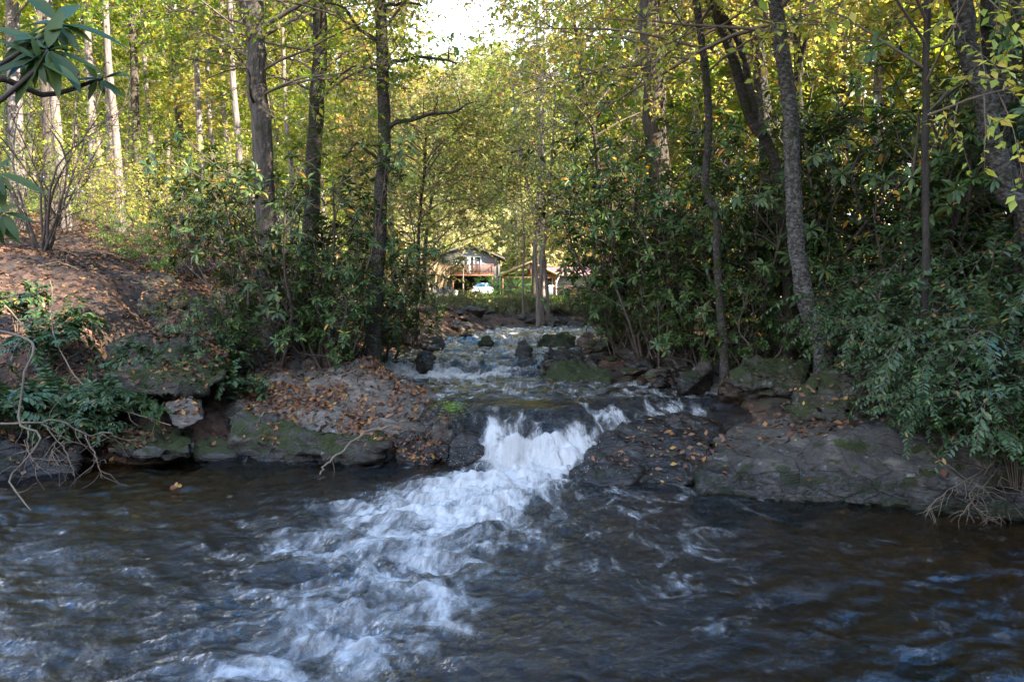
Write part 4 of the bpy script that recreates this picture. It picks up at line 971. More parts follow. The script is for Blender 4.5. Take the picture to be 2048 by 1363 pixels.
for px, d, s, v, lb, grp in [
    (548, 8.9, .85, 0, 'tall rhododendron around the foot of the ridged grey trunk', GL), (640, 9.2, .86, 1, 'tallest rhododendron between the ridged trunk and the lichen spotted tree', GL),
    (700, 9.9, .74, 2, 'spreading rhododendron at the foot of the lichen spotted tree', GL),
    (770, 10.9, .7, 4, 'lower rhododendron overhanging the water right of the lichen spotted tree', GL), (665, 8.7, .55, 4, 'short rhododendron over tangled roots at the top of the slab', GL),
    (420, 8.3, .36, 2, 'low bluish rhododendron just right of the standing boulder', GL), (436, 8.5, .40, 4, 'low drooping rhododendron above the head of the slab', GL), (556, 9.9, .5, 0, 'bushy low rhododendron left of the tangled roots', GL),
    (815, 12.6, .42, 2, 'small rhododendron at the waterline under the slim understory tree', GL), (470, 13.5, .75, 3, 'rhododendron on the slope left of the ridged grey trunk', GL), (380, 13, .6, 0, 'dark rhododendron on the slope behind the standing boulder', GL),
    (1280, 12.2, .8, 3, 'rhododendron leaning over the stream at the left end of the right bank thicket', GR), (1262, 11.4, 1.05, 0, 'tall rhododendron hiding the end of the red roofed house', GR), (1300, 12.4, 1.2, 1, 'tall rhododendron left of the straight thick tree', GR),
    (1290, 10.2, .85, 2, 'wide rhododendron low over the shingle bank', GR), (1245, 11.6, .42, 4, 'low rhododendron drooping to the water at the left tip of the right bank thicket', GR), (1235, 10.6, .42, 2, 'low rhododendron over the stones behind the mossy stream boulder', GR), (1320, 9.6, .42, 0, 'low rhododendron at the upper edge of the right shingle bank', GR), (1225, 13.2, .5, 3, 'low rhododendron by the waterline near the bend', GR), (1385, 10.0, 1.05, 0, 'rhododendron right of the straight thick tree', GR), (1390, 8.9, .55, 4, 'low rhododendron before the straight thick tree', GR),
    (1475, 9.4, .95, 2, 'rhododendron between the crooked tree and the forked tree', GR), (1540, 9.3, .85, 1, 'rhododendron close behind the forked tree', GR), (1500, 8.5, .5, 4, 'low rhododendron above the moss mound', GR),
    (1560, 11.5, 1.2, 0, 'tall rhododendron behind the birch', GR), (1655, 8.9, 1.0, 3, 'rhododendron immediately right of the birch trunk', GR), (1735, 8.5, 1.0, 2, 'wide rhododendron in the middle of the gap between birch and grey clump', GR), (1815, 8.1, 1.0, 0, 'rhododendron at the foot of the slim dark sapling', GR),
    (1895, 7.9, 1.0, 1, 'rhododendron just left of the grey clump', GR), (1690, 7.9, .62, 4, 'short rhododendron behind the leaning mossy boulder', GR), (1990, 8.2, 1.0, 2, 'rhododendron behind the grey clump', GR), (1905, 9.6, 1.15, 4, 'tall back rhododendron near the grey clump', GR), (2080, 8.2, 1.0, 0, 'rhododendron cut by the right edge of the view', GR)]:
    RHO[v].put(at(px, d, -.05), gt.random() * 6.28, s, lb, 'rhododendron', grp)

# the branch hanging into the view at the upper left
g = np.random.default_rng(77)
root = empty('rhododendron', 'close rhododendron branch with long drooping leaves at the upper left', 'rhododendron', (-3.35, 2.3, hz(-3.35, 2.3)), 0, GL); off = np.array(root.location)
st, lf = MB(), MB()
b0 = np.array(root.location)
for tips_, k_, L_ in [([(-250, 330, 2.7), (-60, 170, 2.8), (40, 105, 2.9), (118, 48, 3.0)], 16, .20), ([(-200, 320, 2.7), (-40, 230, 2.8), (60, 150, 2.85), (96, 100, 2.9)], 15, .19), ([(-60, 170, 2.8), (90, 190, 3.0), (180, 165, 3.1), (205, 158, 3.1)], 7, .12), ([(-300, 500, 2.6), (-120, 420, 2.7), (-40, 370, 2.8), (-8, 345, 2.8)], 7, .14),
                       ([(-300, 560, 2.6), (-100, 480, 2.7), (-30, 450, 2.8), (5, 425, 2.8)], 8, .14)]:
    q = spline([b0, P(*tips_[0]) * .6 + b0 * .4 + [0, 0, .3]] + [P(*t_) for t_ in tips_], 18)
    st.tube(q - off, np.linspace(.022, .005, 18), 7)
    whorls(lf, (q[-1:] - off), (q[-1:] - q[-2:-1]) + np.array([[0.1, -.5, .3]]), g, k_, L_, .75, .27, LEAFH)
    whorls(lf, (q[-3:-2] - off), (q[-1:] - q[-2:-1]) + np.array([[0.1, -.4, .0]]), g, k_ // 2 + 2, L_ * .9, .8, .27, LEAFH)
obj('stems', st, M['stem'], root); obj('foliage', lf, M['rhodo_leaf_near'], root)

def proto_leuco(seed, n=26, L=1.25, leafL=.085):
    g = np.random.default_rng(seed); root = empty('leucothoe_shrub', None, None); st, lf = MB(), MB()
    paths = []
    for k in range(n):
        a = k / n * 6.28 + g.random() * .5; ln = L * (.6 + .6 * g.random()); c = np.array([math.cos(a), math.sin(a), 0]); e = .35 + .6 * g.random()
        paths.append(spline([c * .05 - [0, 0, .1], c * ln * .22 * e + [0, 0, ln * .42], c * ln * .55 * e + [0, 0, ln * .72], c * ln * .95 * e + [0, 0, ln * (.72 - .22 * e)]], 14))
    pa = np.array(paths); ra = np.linspace(.006, .002, 14)[None].repeat(n, 0)
    A, r_, L_, t_ = offshoots(pa, ra, 3, .35, .9, L * .45, R(40), .1, 14, g, .06, .05)
    al = np.concatenate([pa, A]); rl = np.concatenate([ra, np.linspace(.003, .0015, 14)[None].repeat(len(A), 0)])
    st.add(*tubes(al, rl, 4))
    for path in al:
        k = 20; t = np.linspace(.22, .99, k) * 13; i = t.astype(int); f = (t - i)[:, None]
        i2 = np.minimum(i + 1, 13); p = path[i] * (1 - f) + path[i2] * f; tan = norm(path[i2] - path[np.maximum(i - 1, 0)])
        side = norm(np.cross(tan, [0, 0, 1.0])) * np.where(np.arange(k) % 2, 1, -1)[:, None]
        d = norm(tan * .55 + side + g.normal(size=(k, 3)) * .28 + [0, 0, -.2 - .3 * g.random()])
        nr = np.cross(side, tan) * np.where(np.arange(k) % 2, 1, -1)[:, None] + [0, 0, .5] + g.normal(size=(k, 3)) * .15
        leaves(lf, p, d, nr, leafL * (.7 + .5 * g.random(k)) * (1 - .35 * np.linspace(0, 1, k)), .38, LEAFL)
    obj('stems', st, M['stem'], root); obj('foliage', lf, M['leuco_leaf'], root)
    return root
LEU = [Proto(proto_leuco(501)), Proto(proto_leuco(502, 22, 1.35)), Proto(proto_leuco(503, 30, 1.1, .08))]
def put_leuco(lst, label, grp, dz=0.0):
    for k, (px, d, s) in enumerate(lst):
        z = max(hz(X(px, d), d), 0.1)
        LEU[k % 3].put((X(px, d), d, z + dz - .03), gt.random() * 6.28, s, label, 'shrub', grp, (gt.normal() * .1, gt.normal() * .1))
put_leuco([(1790, 6.6, .8), (1850, 6.3, .85), (1910, 6.1, .9), (1960, 5.9, .95), (2010, 5.7, 1.0), (2060, 5.5, 1.0), (1830, 6.9, .95), (1890, 6.9, 1.1), (1950, 6.7, 1.15), (2010, 6.5, 1.2), (2070, 6.2, 1.25), (1800, 7.3, 1.0), (1870, 7.4, 1.2), (1940, 7.3, 1.3), (2000, 7.2, 1.3), (2060, 7.0, 1.35),
           (1740, 7.2, .7), (2000, 5.35, .8), (2060, 5.1, .85), (2110, 5.3, 1.0), (2120, 6.2, 1.2), (2130, 5.7, 1.1), (1930, 5.65, .65), (1880, 5.9, .7)], 'arching glossy leaved shrub within the dense thicket on the right bank', 'glossy shrubs of the right bank', .12)
LEU = [Proto(proto_leuco(505, 9, .62, .115)), Proto(proto_leuco(506, 8, .7, .12)), Proto(proto_leuco(507, 10, .55, .10))]
put_leuco([(60, 6.7, .8), (120, 7.0, .9), (170, 7.2, .85), (215, 7.0, .8), (90, 7.6, .9), (140, 6.6, .75), (250, 7.5, .7), (20, 7.2, .9), (190, 6.7, .7), (40, 8.2, .8), (150, 8.0, .8), (420, 8.0, .8), (470, 7.8, .8), (10, 6.5, .9)], 'low dark leaved shrub trailing down the left bank', 'low shrubs of the left bank', .15)
LEU2 = Proto(proto_leuco(504, 16, .6, .06)); LEU2.root.children[1].data.materials[0] = M['fresh_leaf']
for px, d, s in [(300, 7.5, .55), (345, 7.5, .5), (430, 8.3, .9), (285, 6.9, .35), (310, 6.7, .3), (390, 9, .8)]:
    LEU2.put((X(px, d), d, max(hz(X(px, d), d), .1) + (.3 if d < 7.6 else 0)), gt.random() * 6, s, 'small bright green plant growing on the mossy left bank rocks', 'plant', 'small bright plants of the left bank')

def proto_bush(name, seed, H, spread, n, leafm, leafL, nlf=7, stems='stem', tpl=LEAFQ, s1=5, s2=4):
    g = np.random.default_rng(seed); root = empty(name, None, None); st, lf = MB(), MB(); paths = []
    for k in range(n):
        a = k / n * 6.28 + g.random(); r = spread * (.2 + .8 * g.random()); h = H * (.6 + .4 * g.random()); c = np.array([math.cos(a), math.sin(a), 0])
        paths.append(spline([c * .05 - [0, 0, .15], c * r * .3 + [0, 0, h * .4] + g.normal(size=3) * .06 * H, c * r + [0, 0, h]], 9))
    pa = np.array(paths); ra = np.linspace(.014, .004, 9)[None].repeat(n, 0) * H / 2; st.add(*tubes(pa, ra, 5))
    A, r_, L_, t_ = offshoots(pa, ra, s1, .2, 1, H * .32, R(50), .1, 6, g, .02, .14); rA = np.linspace(.005, .002, 6)[None].repeat(len(A), 0) * H / 2; st.add(*tubes(A, rA, 4))
    B, r_, L_, t_ = offshoots(A, rA, s2, .2, 1, H * .16, R(48), .05, 4, g, .03, .14); st.add(*tubes(B, np.linspace(.0025, .0015, 4)[None].repeat(len(B), 0) * H / 2, 3))
    if nlf:
        D, *_ = offshoots(B, np.full(B.shape[:2], .002), nlf, .05, 1, .01, R(60), 0, 2, g, 0, .02)
        d = norm(D[:, 1] - D[:, 0]); d[:, 2] = d[:, 2] * .7 - .2; nr = g.normal(size=d.shape) * .5; nr[:, 2] += 1
        leaves(lf, D[:, 0], d, nr, leafL * (.6 + .7 * g.random(len(d))), .55, tpl); obj('foliage', lf, leafm, root)
    obj('stems', st, M[stems], root)
    return root
YB = Proto(proto_bush('bush', 601, 2.2, 1.3, 9, M['yellow_leaf'], .085)); GB = Proto(proto_bush('bush', 602, 1.6, 1.2, 10, M['fresh_leaf'], .08)); BR = Proto(proto_bush('brush', 603, 1.0, .8, 12, M['dry_twig_leaf'], .05, 5))
OB = Proto(proto_bush('bush', 604, 2.6, 1.5, 9, M['green_leaf'], .085)); BS = Proto(proto_bush('bare_shrub', 605, 3.2, 1.5, 13, M['dry_twig_leaf'], .06, 1, 'stem'))
GRN = 'yellow bushes on the left slope'
for px, d, s, lb in [(300, 15.5, .9, 'large golden yellow bush beneath the pale trunks on the left slope'), (360, 14.5, .7, 'golden bush just right of the large yellow bush'), (240, 17, .9, 'orange tinged bush at the foot of the pale trunks on the left slope')]:
    YB.put(at(px, d), gt.random() * 6, s, lb, 'bush', GRN)
for px, d, s, lb in [(330, 12.3, .45, 'low bright green weedy bush above the standing boulder'), (270, 12.8, .45, 'low bright green weedy bush at the upper edge of the leaf slope'), (230, 14, .5, 'green bush below the pale trunks on the left slope')]:
    GB.put(at(px, d), gt.random() * 6, s, lb, 'bush')
for px, d, s, lb in [(420, 17, .9, 'green bush behind the rhododendrons on the left slope'), (150, 15, .8, 'green bush under the palest trunks at the far left'), (620, 17, .9, 'green bush behind the mottled tree of the left bank'), (740, 19, .8, 'green bush on the far bank left of the grey boulder'), (500, 21, 1.1, 'tall green bush deep in the left slope wood'),
    (40, 14.5, .75, 'olive green bush at the far left behind the leggy bare shrub'), (185, 19, 1.0, 'green bush between two pale trunks high on the left slope'), (290, 21, 1.1, 'tall green bush deep behind the large golden bush'), (455, 18.5, 1.0, 'green bush left of the ridged grey trunk, far back'), (575, 19, 1.0, 'green bush seen between the ridged and the mottled trunk'), (690, 22, 1.2, 'green bush between the mottled tree and the lichen spotted tree, far back'), (-20, 19, 1.1, 'green bush cut by the left edge of the view'), (345, 25, 1.3, 'large green bush at the crest of the left slope'), (110, 24, 1.3, 'large green bush at the crest behind the leggy bare shrub'),
    (1250, 15.5, 1.2, 'yellow green bush glimpsed behind the tall rhododendrons left of the thick tree'), (1400, 15, 1.2, 'yellow green bush glimpsed behind the crooked tree'), (1540, 14.5, 1.2, 'yellow green bush glimpsed behind the forked tree'), (1690, 13.5, 1.2, 'yellow green bush glimpsed right of the birch'), (1830, 13, 1.2, 'yellow green bush glimpsed behind the slim dark sapling'), (1970, 12, 1.2, 'yellow green bush glimpsed behind the grey clump')]:
    (OB if px < 1000 else YB).put(at(px, d), gt.random() * 6, s, lb, 'bush')
BS.put(at(95, 11.8), 1.0, (1.15, 1.15, 1.0), 'leggy bare shrub fanning many thin stems at the top of the left slope', 'shrub')
BS.put(at(395, 15.5), 2.0, (.7, .7, .35), 'brown twiggy bare shrub behind the standing boulder', 'shrub')
for k in range(90):
    d = 17.6 + 4.2 * gt.random(); px = 760 + 480 * gt.random()
    if 900 < px < 1240 and d < 18.4: d += .9
    BR.put(at(px, d), gt.random() * 6, .28 + .35 * gt.random(), 'dry brown brush plant on the far stream bank below the lawn', 'brush', 'dry brush on the far bank')
for px, d, s, lb in [(1000, 62, 1.15, 'bright green bush on the lawn right of the white car'), (1042, 60, 1.05, 'rounded bright green bush next to the bare saplings on the lawn'), (976, 66, 1.1, 'small green bush close to the front wing of the white car')]:
    GB.put(at(px, d), gt.random() * 6, (s * 1.1, s * 1.1, s), lb, 'bush')
for px, d, s, lb in [(1168, 55, .8, 'reddish leafy shrub by the porch railing'), ]:
    YB.put(at(px, d), 1, s, lb, 'bush')
# tall straw like reeds left of the house
g = np.random.default_rng(5); lf = MB(); k = 900
p0 = np.stack([g.normal(size=k) * .5, g.normal(size=k) * .4, np.zeros(k)], -1); dd = np.stack([g.normal(size=k) * .16 + p0[:, 0] * .12, g.normal(size=k) * .12, np.ones(k)], -1)
leaves(lf, p0, dd, g.normal(size=(k, 3)), 3.0 * (.5 + .6 * g.random(k)), .018, LEAFL)
o = obj('reed_clump', lf, M['straw']); o.location = at(852, 62); tag(o, 'tall clump of straw coloured reeds left of the two storey house', 'reeds')
o2 = o.copy(); col.objects.link(o2); o2.location = at(800, 58); o2.rotation_euler[2] = 2; o2.scale = (1, 1, .6); tag(o2, 'shorter straw coloured reeds behind the left bank shrubs', 'reeds')

# ------------------------------------------------------------------ bare vines, sticks, log
def stick(name, label, cat, paths, m, group=None, twigs=0, seed=1):
    g = np.random.default_rng(seed); mb = MB(); b = None
    for pts, r0, r1 in paths:
        q = spline([P(*p) if len(p) == 3 else np.array(p[:3]) for p in pts], 26)
        q[1:-1] += (np.stack([fbm(np.arange(26) * .55, np.full(26, seed + 2.3 * k), octv=2, seed=seed) for k in range(3)], -1) * r0 * 1.5)[1:-1]
        if b is None: b = q[0].copy()
        ra = np.linspace(r0, r1, 26); V, Fq = tubes(q[None], ra[None], 7); mb.add(V - b, Fq)
        if twigs:
            A, rA, L_, t_ = offshoots(q[None], ra[None], twigs, .2, .98, .28, R(55), -.15, 6, g, .08, .25); V, Fq = tubes(A, np.minimum(rA, .004)[:, None] * np.linspace(.9, .4, 6)[None], 4); mb.add(V - b, Fq)
    o = obj(name, mb, m); o.location = b
    return tag(o, label, cat, group)
stick('vine', 'pale bare vine with a hooked bend hanging down the left bank into the pool', 'vine', [([(-30, 655, 5.9), (45, 672, 5.9), (72, 700, 5.8), (48, 750, 5.7), (34, 840, 5.6), (75, 870, 5.5), (55, 910, 5.4), (24, 960, 5.3), (62, 1020, 5.0)], .012, .006)], M['vine'], twigs=7, seed=3)
stick('vine', 'long pale bare branch lying almost level over the left pool edge', 'vine', [([(-30, 850, 5.7), (70, 845, 5.8), (120, 842, 5.9), (170, 868, 6.0), (225, 866, 6.1)], .011, .005)], M['vine'], twigs=12, seed=4)
stick('vine', 'thin bare vine looping from the left slope down to the tilted block', 'vine', [([(100, 620, 7.6), (112, 680, 7.4), (150, 750, 7.1), (210, 805, 6.9), (280, 830, 6.8), (342, 850, 6.6)], .008, .004)], M['vine'], twigs=8, seed=5)
stick('vine', 'fine arching twig with a curl above the left slope shrubs', 'vine', [([(10, 610, 7.6), (60, 662, 7.4), (85, 648, 7.3), (106, 612, 7.4), (100, 560, 7.6)], .007, .003)], M['vine'], twigs=5, seed=6)
stick('vine', 'tangle of thin brown twigs hanging over the far left waterline', 'vine', [([(90, 850, 6.0), (130, 900, 5.9), (150, 950, 5.8)], .006, .003), ([(170, 870, 6.0), (190, 910, 5.9), (205, 955, 5.8)], .006, .003), ([(60, 850, 6.0), (56, 900, 5.8), (80, 935, 5.7)], .006, .003), ([(130, 860, 6.0), (105, 900, 5.9), (118, 930, 5.8)], .005, .003)], M['vine'], twigs=9, seed=8)
stick('driftwood_stick', 'pale crooked stick slanting from the slab into the pool', 'stick', [([(776, 852, 6.5), (730, 868, 6.4), (690, 893, 6.3), (662, 920, 6.2), (640, 948, 6.1)], .014, .008)], M['vine'], twigs=2, seed=9)
stick('driftwood_stick', 'short upright forked stick at the edge of the leaf strewn slab', 'stick', [([(530, 822, 7.0), (512, 845, 6.95), (496, 870, 6.9), (490, 898, 6.85)], .009, .006)], M['vine'], twigs=1, seed=10)
for a_ in [0]:
    p0, p1 = at(580, 9.8, .16), at(760, 10.4, .16)
    stick('fallen_log', 'dark fallen log and roots under the left rhododendrons', 'log', [([(*p0, 0), (p0[0] * .6 + p1[0] * .4, 10.0, p0[2] * .5 + p1[2] * .5 + .08, 0), (*p1, 0)], .07, .05)], M['bark_dark'], twigs=14, seed=12)
stick('exposed_roots', 'matted dead twigs and roots hanging at the left lip of the falls', 'roots', [([(905, 825, 7.1), (860, 842, 6.95), (820, 880, 6.75)], .008, .004), ([(920, 830, 7.0), (890, 850, 6.9), (870, 895, 6.65)], .008, .004), ([(910, 822, 7.1), (880, 835, 6.9), (840, 858, 6.8), (800, 860, 6.8)], .007, .003)], M['stem'], twigs=16, seed=14)
stick('dead_grass_tuft', 'brown tangle of dry grass hanging under the glossy shrubs at the right edge', 'grass tuft', [([(1985, 930, 5.3), (1930, 960, 5.15), (1870, 1000, 5.0), (1850, 1030, 4.95)], .004, .002), ([(2000, 930, 5.3), (1960, 980, 5.1), (1920, 1030, 4.95)], .004, .002), ([(2010, 930, 5.3), (1990, 990, 5.1), (2000, 1035, 4.95)], .004, .002), ([(1990, 920, 5.3), (1940, 990, 5.1), (1970, 1030, 4.95)], .004, .002), ([(2020, 935, 5.3), (2020, 1000, 5.1), (1985, 1035, 4.95)], .004, .002)], M['vine'], twigs=16, seed=15)
for k in range(16):
    d = 7.6 + 6.5 * gt.random(); px = 20 + 420 * gt.random(); x0 = X(px, d); a_ = gt.random() * 6.28; ln = .3 + .5 * gt.random(); x1, y1 = x0 + math.cos(a_) * ln, d + math.sin(a_) * ln
    stick('fallen_stick', 'broken grey brown stick lying on the leafy left slope', 'stick', [([(x0, d, hz(x0, d) + .03, 0), ((x0 + x1) / 2, (d + y1) / 2, hz((x0 + x1) / 2, (d + y1) / 2) + .06, 0), (x1, y1, hz(x1, y1) + .03, 0)], .012, .006)], M['vine'], 'sticks on the left slope', 2, 40 + k)
# a fern at the lip of the falls
g = np.random.default_rng(6); lf, st = MB(), MB(); root = empty('fern', 'small yellow green fern clinging to the left lip of the falls', 'fern', P(905, 832, 7.0))
for k in range(11):
    a = k * .6; c = np.array([math.cos(a), math.sin(a), 0]); ln = .22 + .1 * g.random()
    q = spline([np.zeros(3), c * ln * .45 + [0, 0, ln * .5], c * ln + [0, 0, ln * .1]], 12); st.tube(q, np.linspace(.003, .001, 12), 4)
    t = q[2:]; tan = norm(np.gradient(q, axis=0)[2:])
    for sg in (1, -1):
        sd_ = norm(np.cross(tan, [0, 0, 1.0])) * sg; leaves(lf, t, sd_ + tan * .4, np.cross(tan, sd_) * sg, np.linspace(.06, .015, len(t)), .35, LEAFQ)
obj('foliage', lf, M['fresh_leaf'], root); obj('stem', st, M['stem'], root)
# droplets thrown up by the falls
g = np.random.default_rng(18); k = 700; c_ = np.stack([.25 + g.normal(size=k) * .38, 6.45 + g.normal(size=k) * .22 - .5 * g.random(k) ** 3, .03 + np.abs(g.normal(size=k)) * .13], -1); r_ = (.0016 + .0035 * g.random(k) ** 3)[:, None, None]
oc = np.array([(1, 0, 0), (-1, 0, 0), (0, 1, 0), (0, -1, 0), (0, 0, 1), (0, 0, -1)], float); of = np.array([(0, 2, 4), (2, 1, 4), (1, 3, 4), (3, 0, 4), (2, 0, 5), (1, 2, 5), (3, 1, 5), (0, 3, 5)])
sp_ = MB(); sp_.add((c_[:, None] + oc[None] * r_).reshape(-1, 3), (of[None] + (np.arange(k) * 6)[:, None, None]).reshape(-1, 3))
tag(obj('spray', sp_, plain('spray', (.75, .77, .78), .3, .6, var=.05)), 'fine white spray at the foot of the falls', 'spray', kind='stuff')
# floating leaf
g = np.random.default_rng(8); lf = MB(); leaves(lf, np.zeros((4, 3)), g.normal(size=(4, 3)) * [1, 1, .6] + [0, 0, .4], g.normal(size=(4, 3)) + [0, 0, .6], [.06, .055, .05, .04], .8, LEAFL)
o = obj('floating_leaf', lf, M['litter_orange']); o.location = P(355, 988, 5.72); o.location.z = .03; tag(o, 'curled brown leaf floating alone on the calm left side of the pool', 'leaf')

# ------------------------------------------------------------------ leaf litter, lying on ground and rocks
ix = np.where((gxs > -16) & (gxs < 14))[0]; iy = np.where((gys > 3) & (gys < 24))[0]
gx, gy = np.meshgrid(gxs[ix], gys[iy]); gV = np.stack([gx, gy, terrain(gx, gy)], -1).reshape(-1, 3); nx, ny = len(ix), len(iy)
i = np.arange(ny - 1)[:, None] * nx + np.arange(nx - 1)[None]; gF = np.stack([i, i + 1, i + nx + 1, i + nx], -1).reshape(-1, 4)
allV, allF, nn = [gV], gF.tolist(), len(gV)
for V, Fc in BVH_SRC: allV.append(V); allF += (Fc + nn).tolist(); nn += len(V)
bvh = BVHTree.FromPolygons(np.concatenate(allV).tolist(), allF)
def scatter(name, n, xr, yr, dens, m, L, seed, flat=.35, lift=.008):
    g = np.random.default_rng(seed)
    x = xr[0] + (xr[1] - xr[0]) * g.random(n * 3); y = yr[0] + (yr[1] - yr[0]) * g.random(n * 3)
    k = g.random(n * 3) < dens(x, y); x, y = x[k][:n], y[k][:n]
    pos, nr = [], []
    for a, b in zip(x, y):
        h = bvh.ray_cast(Vector((a, b, 9)), Vector((0, 0, -1)))
        if h[0] is None or h[0].z < float(np.interp(b, [6.35, 7.7], [.02, .53])) * (1 if b < 7.7 else 1) and b < 7.7 and poly_sd(np.array([a]), np.array([b]))[0] < 0: continue
        if h[1].z < .15: continue
        pos.append(h[0]); nr.append(h[1])
    pos = np.array([tuple(p) for p in pos]); nr = np.array([tuple(p) for p in nr])
    t = g.normal(size=pos.shape); d = norm(t - nr * (t * nr).sum(1, keepdims=True)) + nr * (g.random((len(pos), 1)) * flat * .8)
    lf = MB(); leaves(lf, pos + nr * lift, d, nr + g.normal(size=pos.shape) * flat, L * (.55 + .8 * g.random(len(pos))), .62, LEAF4)
    return obj(name, lf, m)
out_ = lambda x, y: sstep(.02, .3, poly_sd(x, y))
o = scatter('leaf_litter', 60000, (-13, -1), (5.2, 20), lambda x, y: out_(x, y) * (.25 + .75 * sstep(-.2, .3, fbm(x * .8, y * .8, octv=3, seed=61))) * np.clip(11 / y, .5, 1), M['litter'], .064, 1, .5); tag(o, 'brown fallen leaves covering the left slope', 'leaf litter', kind='stuff')
o = scatter('leaf_litter', 9000, (.5, 9), (6, 18), lambda x, y: out_(x, y) * np.clip(9 / y, .3, 1), M['litter'], .056, 2); tag(o, 'brown fallen leaves on the right bank', 'leaf litter', kind='stuff')
SLAB = np.array([(-3.5, 8.2), (-3.9, 7.2), (-2.6, 6.6), (-.7, 6.6), (-.55, 7.6), (-1.4, 8.8)])
o = scatter('leaf_litter', 3600, (-4, -.5), (6.5, 9.2), lambda x, y: np.where(poly_sd(x, y, SLAB) < 0, sstep(.05, .75, fbm(x * 2.4, y * 2.4, octv=3, seed=63) + .32 * sstep(8.4, 7.2, y)), 0) + .02, M['litter_orange'], .055, 3, .6); tag(o, 'orange fallen leaves on the sloping slab', 'leaf litter', kind='stuff')
o = scatter('leaf_litter', 330, (.6, 4.2), (5.3, 7.4), lambda x, y: .10 + .9 * np.exp(-((x - 2.9) / .5) ** 2 - ((y - 6.5) / .35) ** 2), M['litter_orange'], .075, 4, .25); tag(o, 'scattered yellow leaves on the wet ledges', 'leaf litter', kind='stuff')
# grass of the lawn
g = np.random.default_rng(12); n = 16000; y = 23 + 45 * g.random(n) ** 1.6; x = y * (-.2 + .42 * g.random(n)); z = terrain(x, y)
lf = MB(); leaves(lf, np.stack([x, y, z], -1), np.stack([g.normal(size=n) * .35, g.normal(size=n) * .35, np.ones(n)], -1), g.normal(size=(n, 3)), (.05 + .12 * g.random(n)) * (1 + y / 60), .12, LEAFQ)
tag(obj('grass', lf, M['grass']), 'rough green grass of the lawn', 'grass', kind='stuff')

# ------------------------------------------------------------------ houses
def siding(name, c, period=.17):
    m, nt, out = mat(name); n = N(nt); co = n('TexCoord').outputs['Object']; s = n('SeparateXYZ'); n.link(co, s.inputs[0])
    w = n.math('FRACT', n.math('DIVIDE', s.outputs[2], period)); e = n.smooth(w, .0, .14)
    cc = n.mixc(e, tuple(a * .45 for a in c), n.ramp(n.noise(n.mul(co, (.4, .4, 6)), 3, 4), [(.3, tuple(a * .85 for a in c)), (.7, tuple(a * 1.15 for a in c))]))
    principled(n, out, cc, .75, .25, n.bump(w, .5, .02)); return m
M['siding'] = siding('grey_siding', (.15, .14, .14)); M['siding_dark'] = siding('blue_grey_siding', (.13, .14, .17)); M['trim'] = plain('white_trim', (.75, .74, .72), .5, .4, var=.05)
M['redwood'] = plain('redwood_stain', (.17, .062, .035), .6, .3, nscale=3); M['porchwood'] = plain('porch_timber', (.26, .17, .11), .7, .3, nscale=4); M['shingle'] = plain('roof_shingle', (.10, .085, .08), .9, .2, nscale=30)
M['glass'] = plain('window_glass', (.02, .025, .03), .06, .8, var=.1); M['curtain'] = plain('curtain', (.55, .55, .55), .8, .1)
def metal_roof():
    m, nt, out = mat('red_metal_roof'); n = N(nt); co = n('TexCoord').outputs['Object']; s = n('SeparateXYZ'); n.link(co, s.inputs[0])
    w = n.math('FRACT', n.math('DIVIDE', s.outputs[0], .3)); rb = n.smooth(n.math('ABSOLUTE', n.math('SUBTRACT', w, .5)), .42, .5)
    principled(n, out, n.ramp(n.noise(co, 1.5, 4), [(.3, (.40, .16, .12)), (.7, (.50, .22, .17))]), .45, .5, n.bump(rb, .8, .03)); return m
M['redroof'] = metal_roof()
HD = 86.0
hx = lambda px, d=HD: X(px, d)
def hzp(py, d=HD): return P(CX, py, d)[2]
g0 = 0.95
ox = hx(936)
root = empty('house', 'two storey grey sided house with red deck over a dark carport', 'house', (ox, HD, g0))
xl, xr, xg, xp = hx(872) - ox, hx(998) - ox, hx(906) - ox, hx(988) - ox
zf, ze, zr = hzp(549) - g0, hzp(511) - g0, hzp(487) - g0
wl = MB(); wl.prism([(xl, zf), (xr, zf), (xr, ze), (0, zr - .15), (xl, ze)], 0, 9.5)
wl.box((xl, .02, 0), (xg, 9.4, zf - .004)); wl.box((xp, .02, 0), (xr, .9, zf - .004)); wl.box((xr - .2, .9, 0), (xr - .01, 9.4, zf - .004))
obj('wall', wl, M['siding'], root, smooth=False, fix=True)
bw = MB(); bw.box((xg, 6.0, 0), (xr - .2, 6.2, zf - .004)); obj('carport_wall', bw, M['siding_dark'], root, smooth=False)
ov = .75
for sg in (-1, 1):
    xe = (xr if sg > 0 else xl) + sg * ov; sl = (zr - ze) / xr
    rf = MB(); rf.prism([(0, zr), (xe, zr - sl * abs(xe)), (xe, zr - sl * abs(xe) - .18), (0, zr - .18)][::(1 if sg < 0 else -1)], -.6, 10); obj('roof', rf, M['shingle'], root, smooth=False, fix=True)
dk = empty('deck', None, None); dk.parent = root
pl = MB(); pl.box((xl + .3, -1.9, zf - .22), (xp, -.003, zf)); obj('deck_floor', pl, M['redwood'], dk, smooth=False)
rl = MB(); zt = hzp(529) - g0
rl.box((xl + .3, -1.9, zt - .08), (xp, -1.82, zt)); rl.box((xl + .3, -1.88, zf + .08), (xp, -1.84, zf + .14)); rl.box((xp - .08, -1.82, zt - .08), (xp, 0, zt)); rl.box((xp - .06, -1.84, zf + .08), (xp - .02, 0, zf + .14))
xx = xl + .35
while xx < xp: rl.box((xx, -1.875, zf), (xx + .05, -1.845, zt - .08)); xx += .17
for k in range(11): rl.box((xp - .055, -1.75 + k * .16, zf), (xp - .025, -1.70 + k * .16, zt - .08))
obj('railing', rl, M['redwood'], dk, smooth=False)
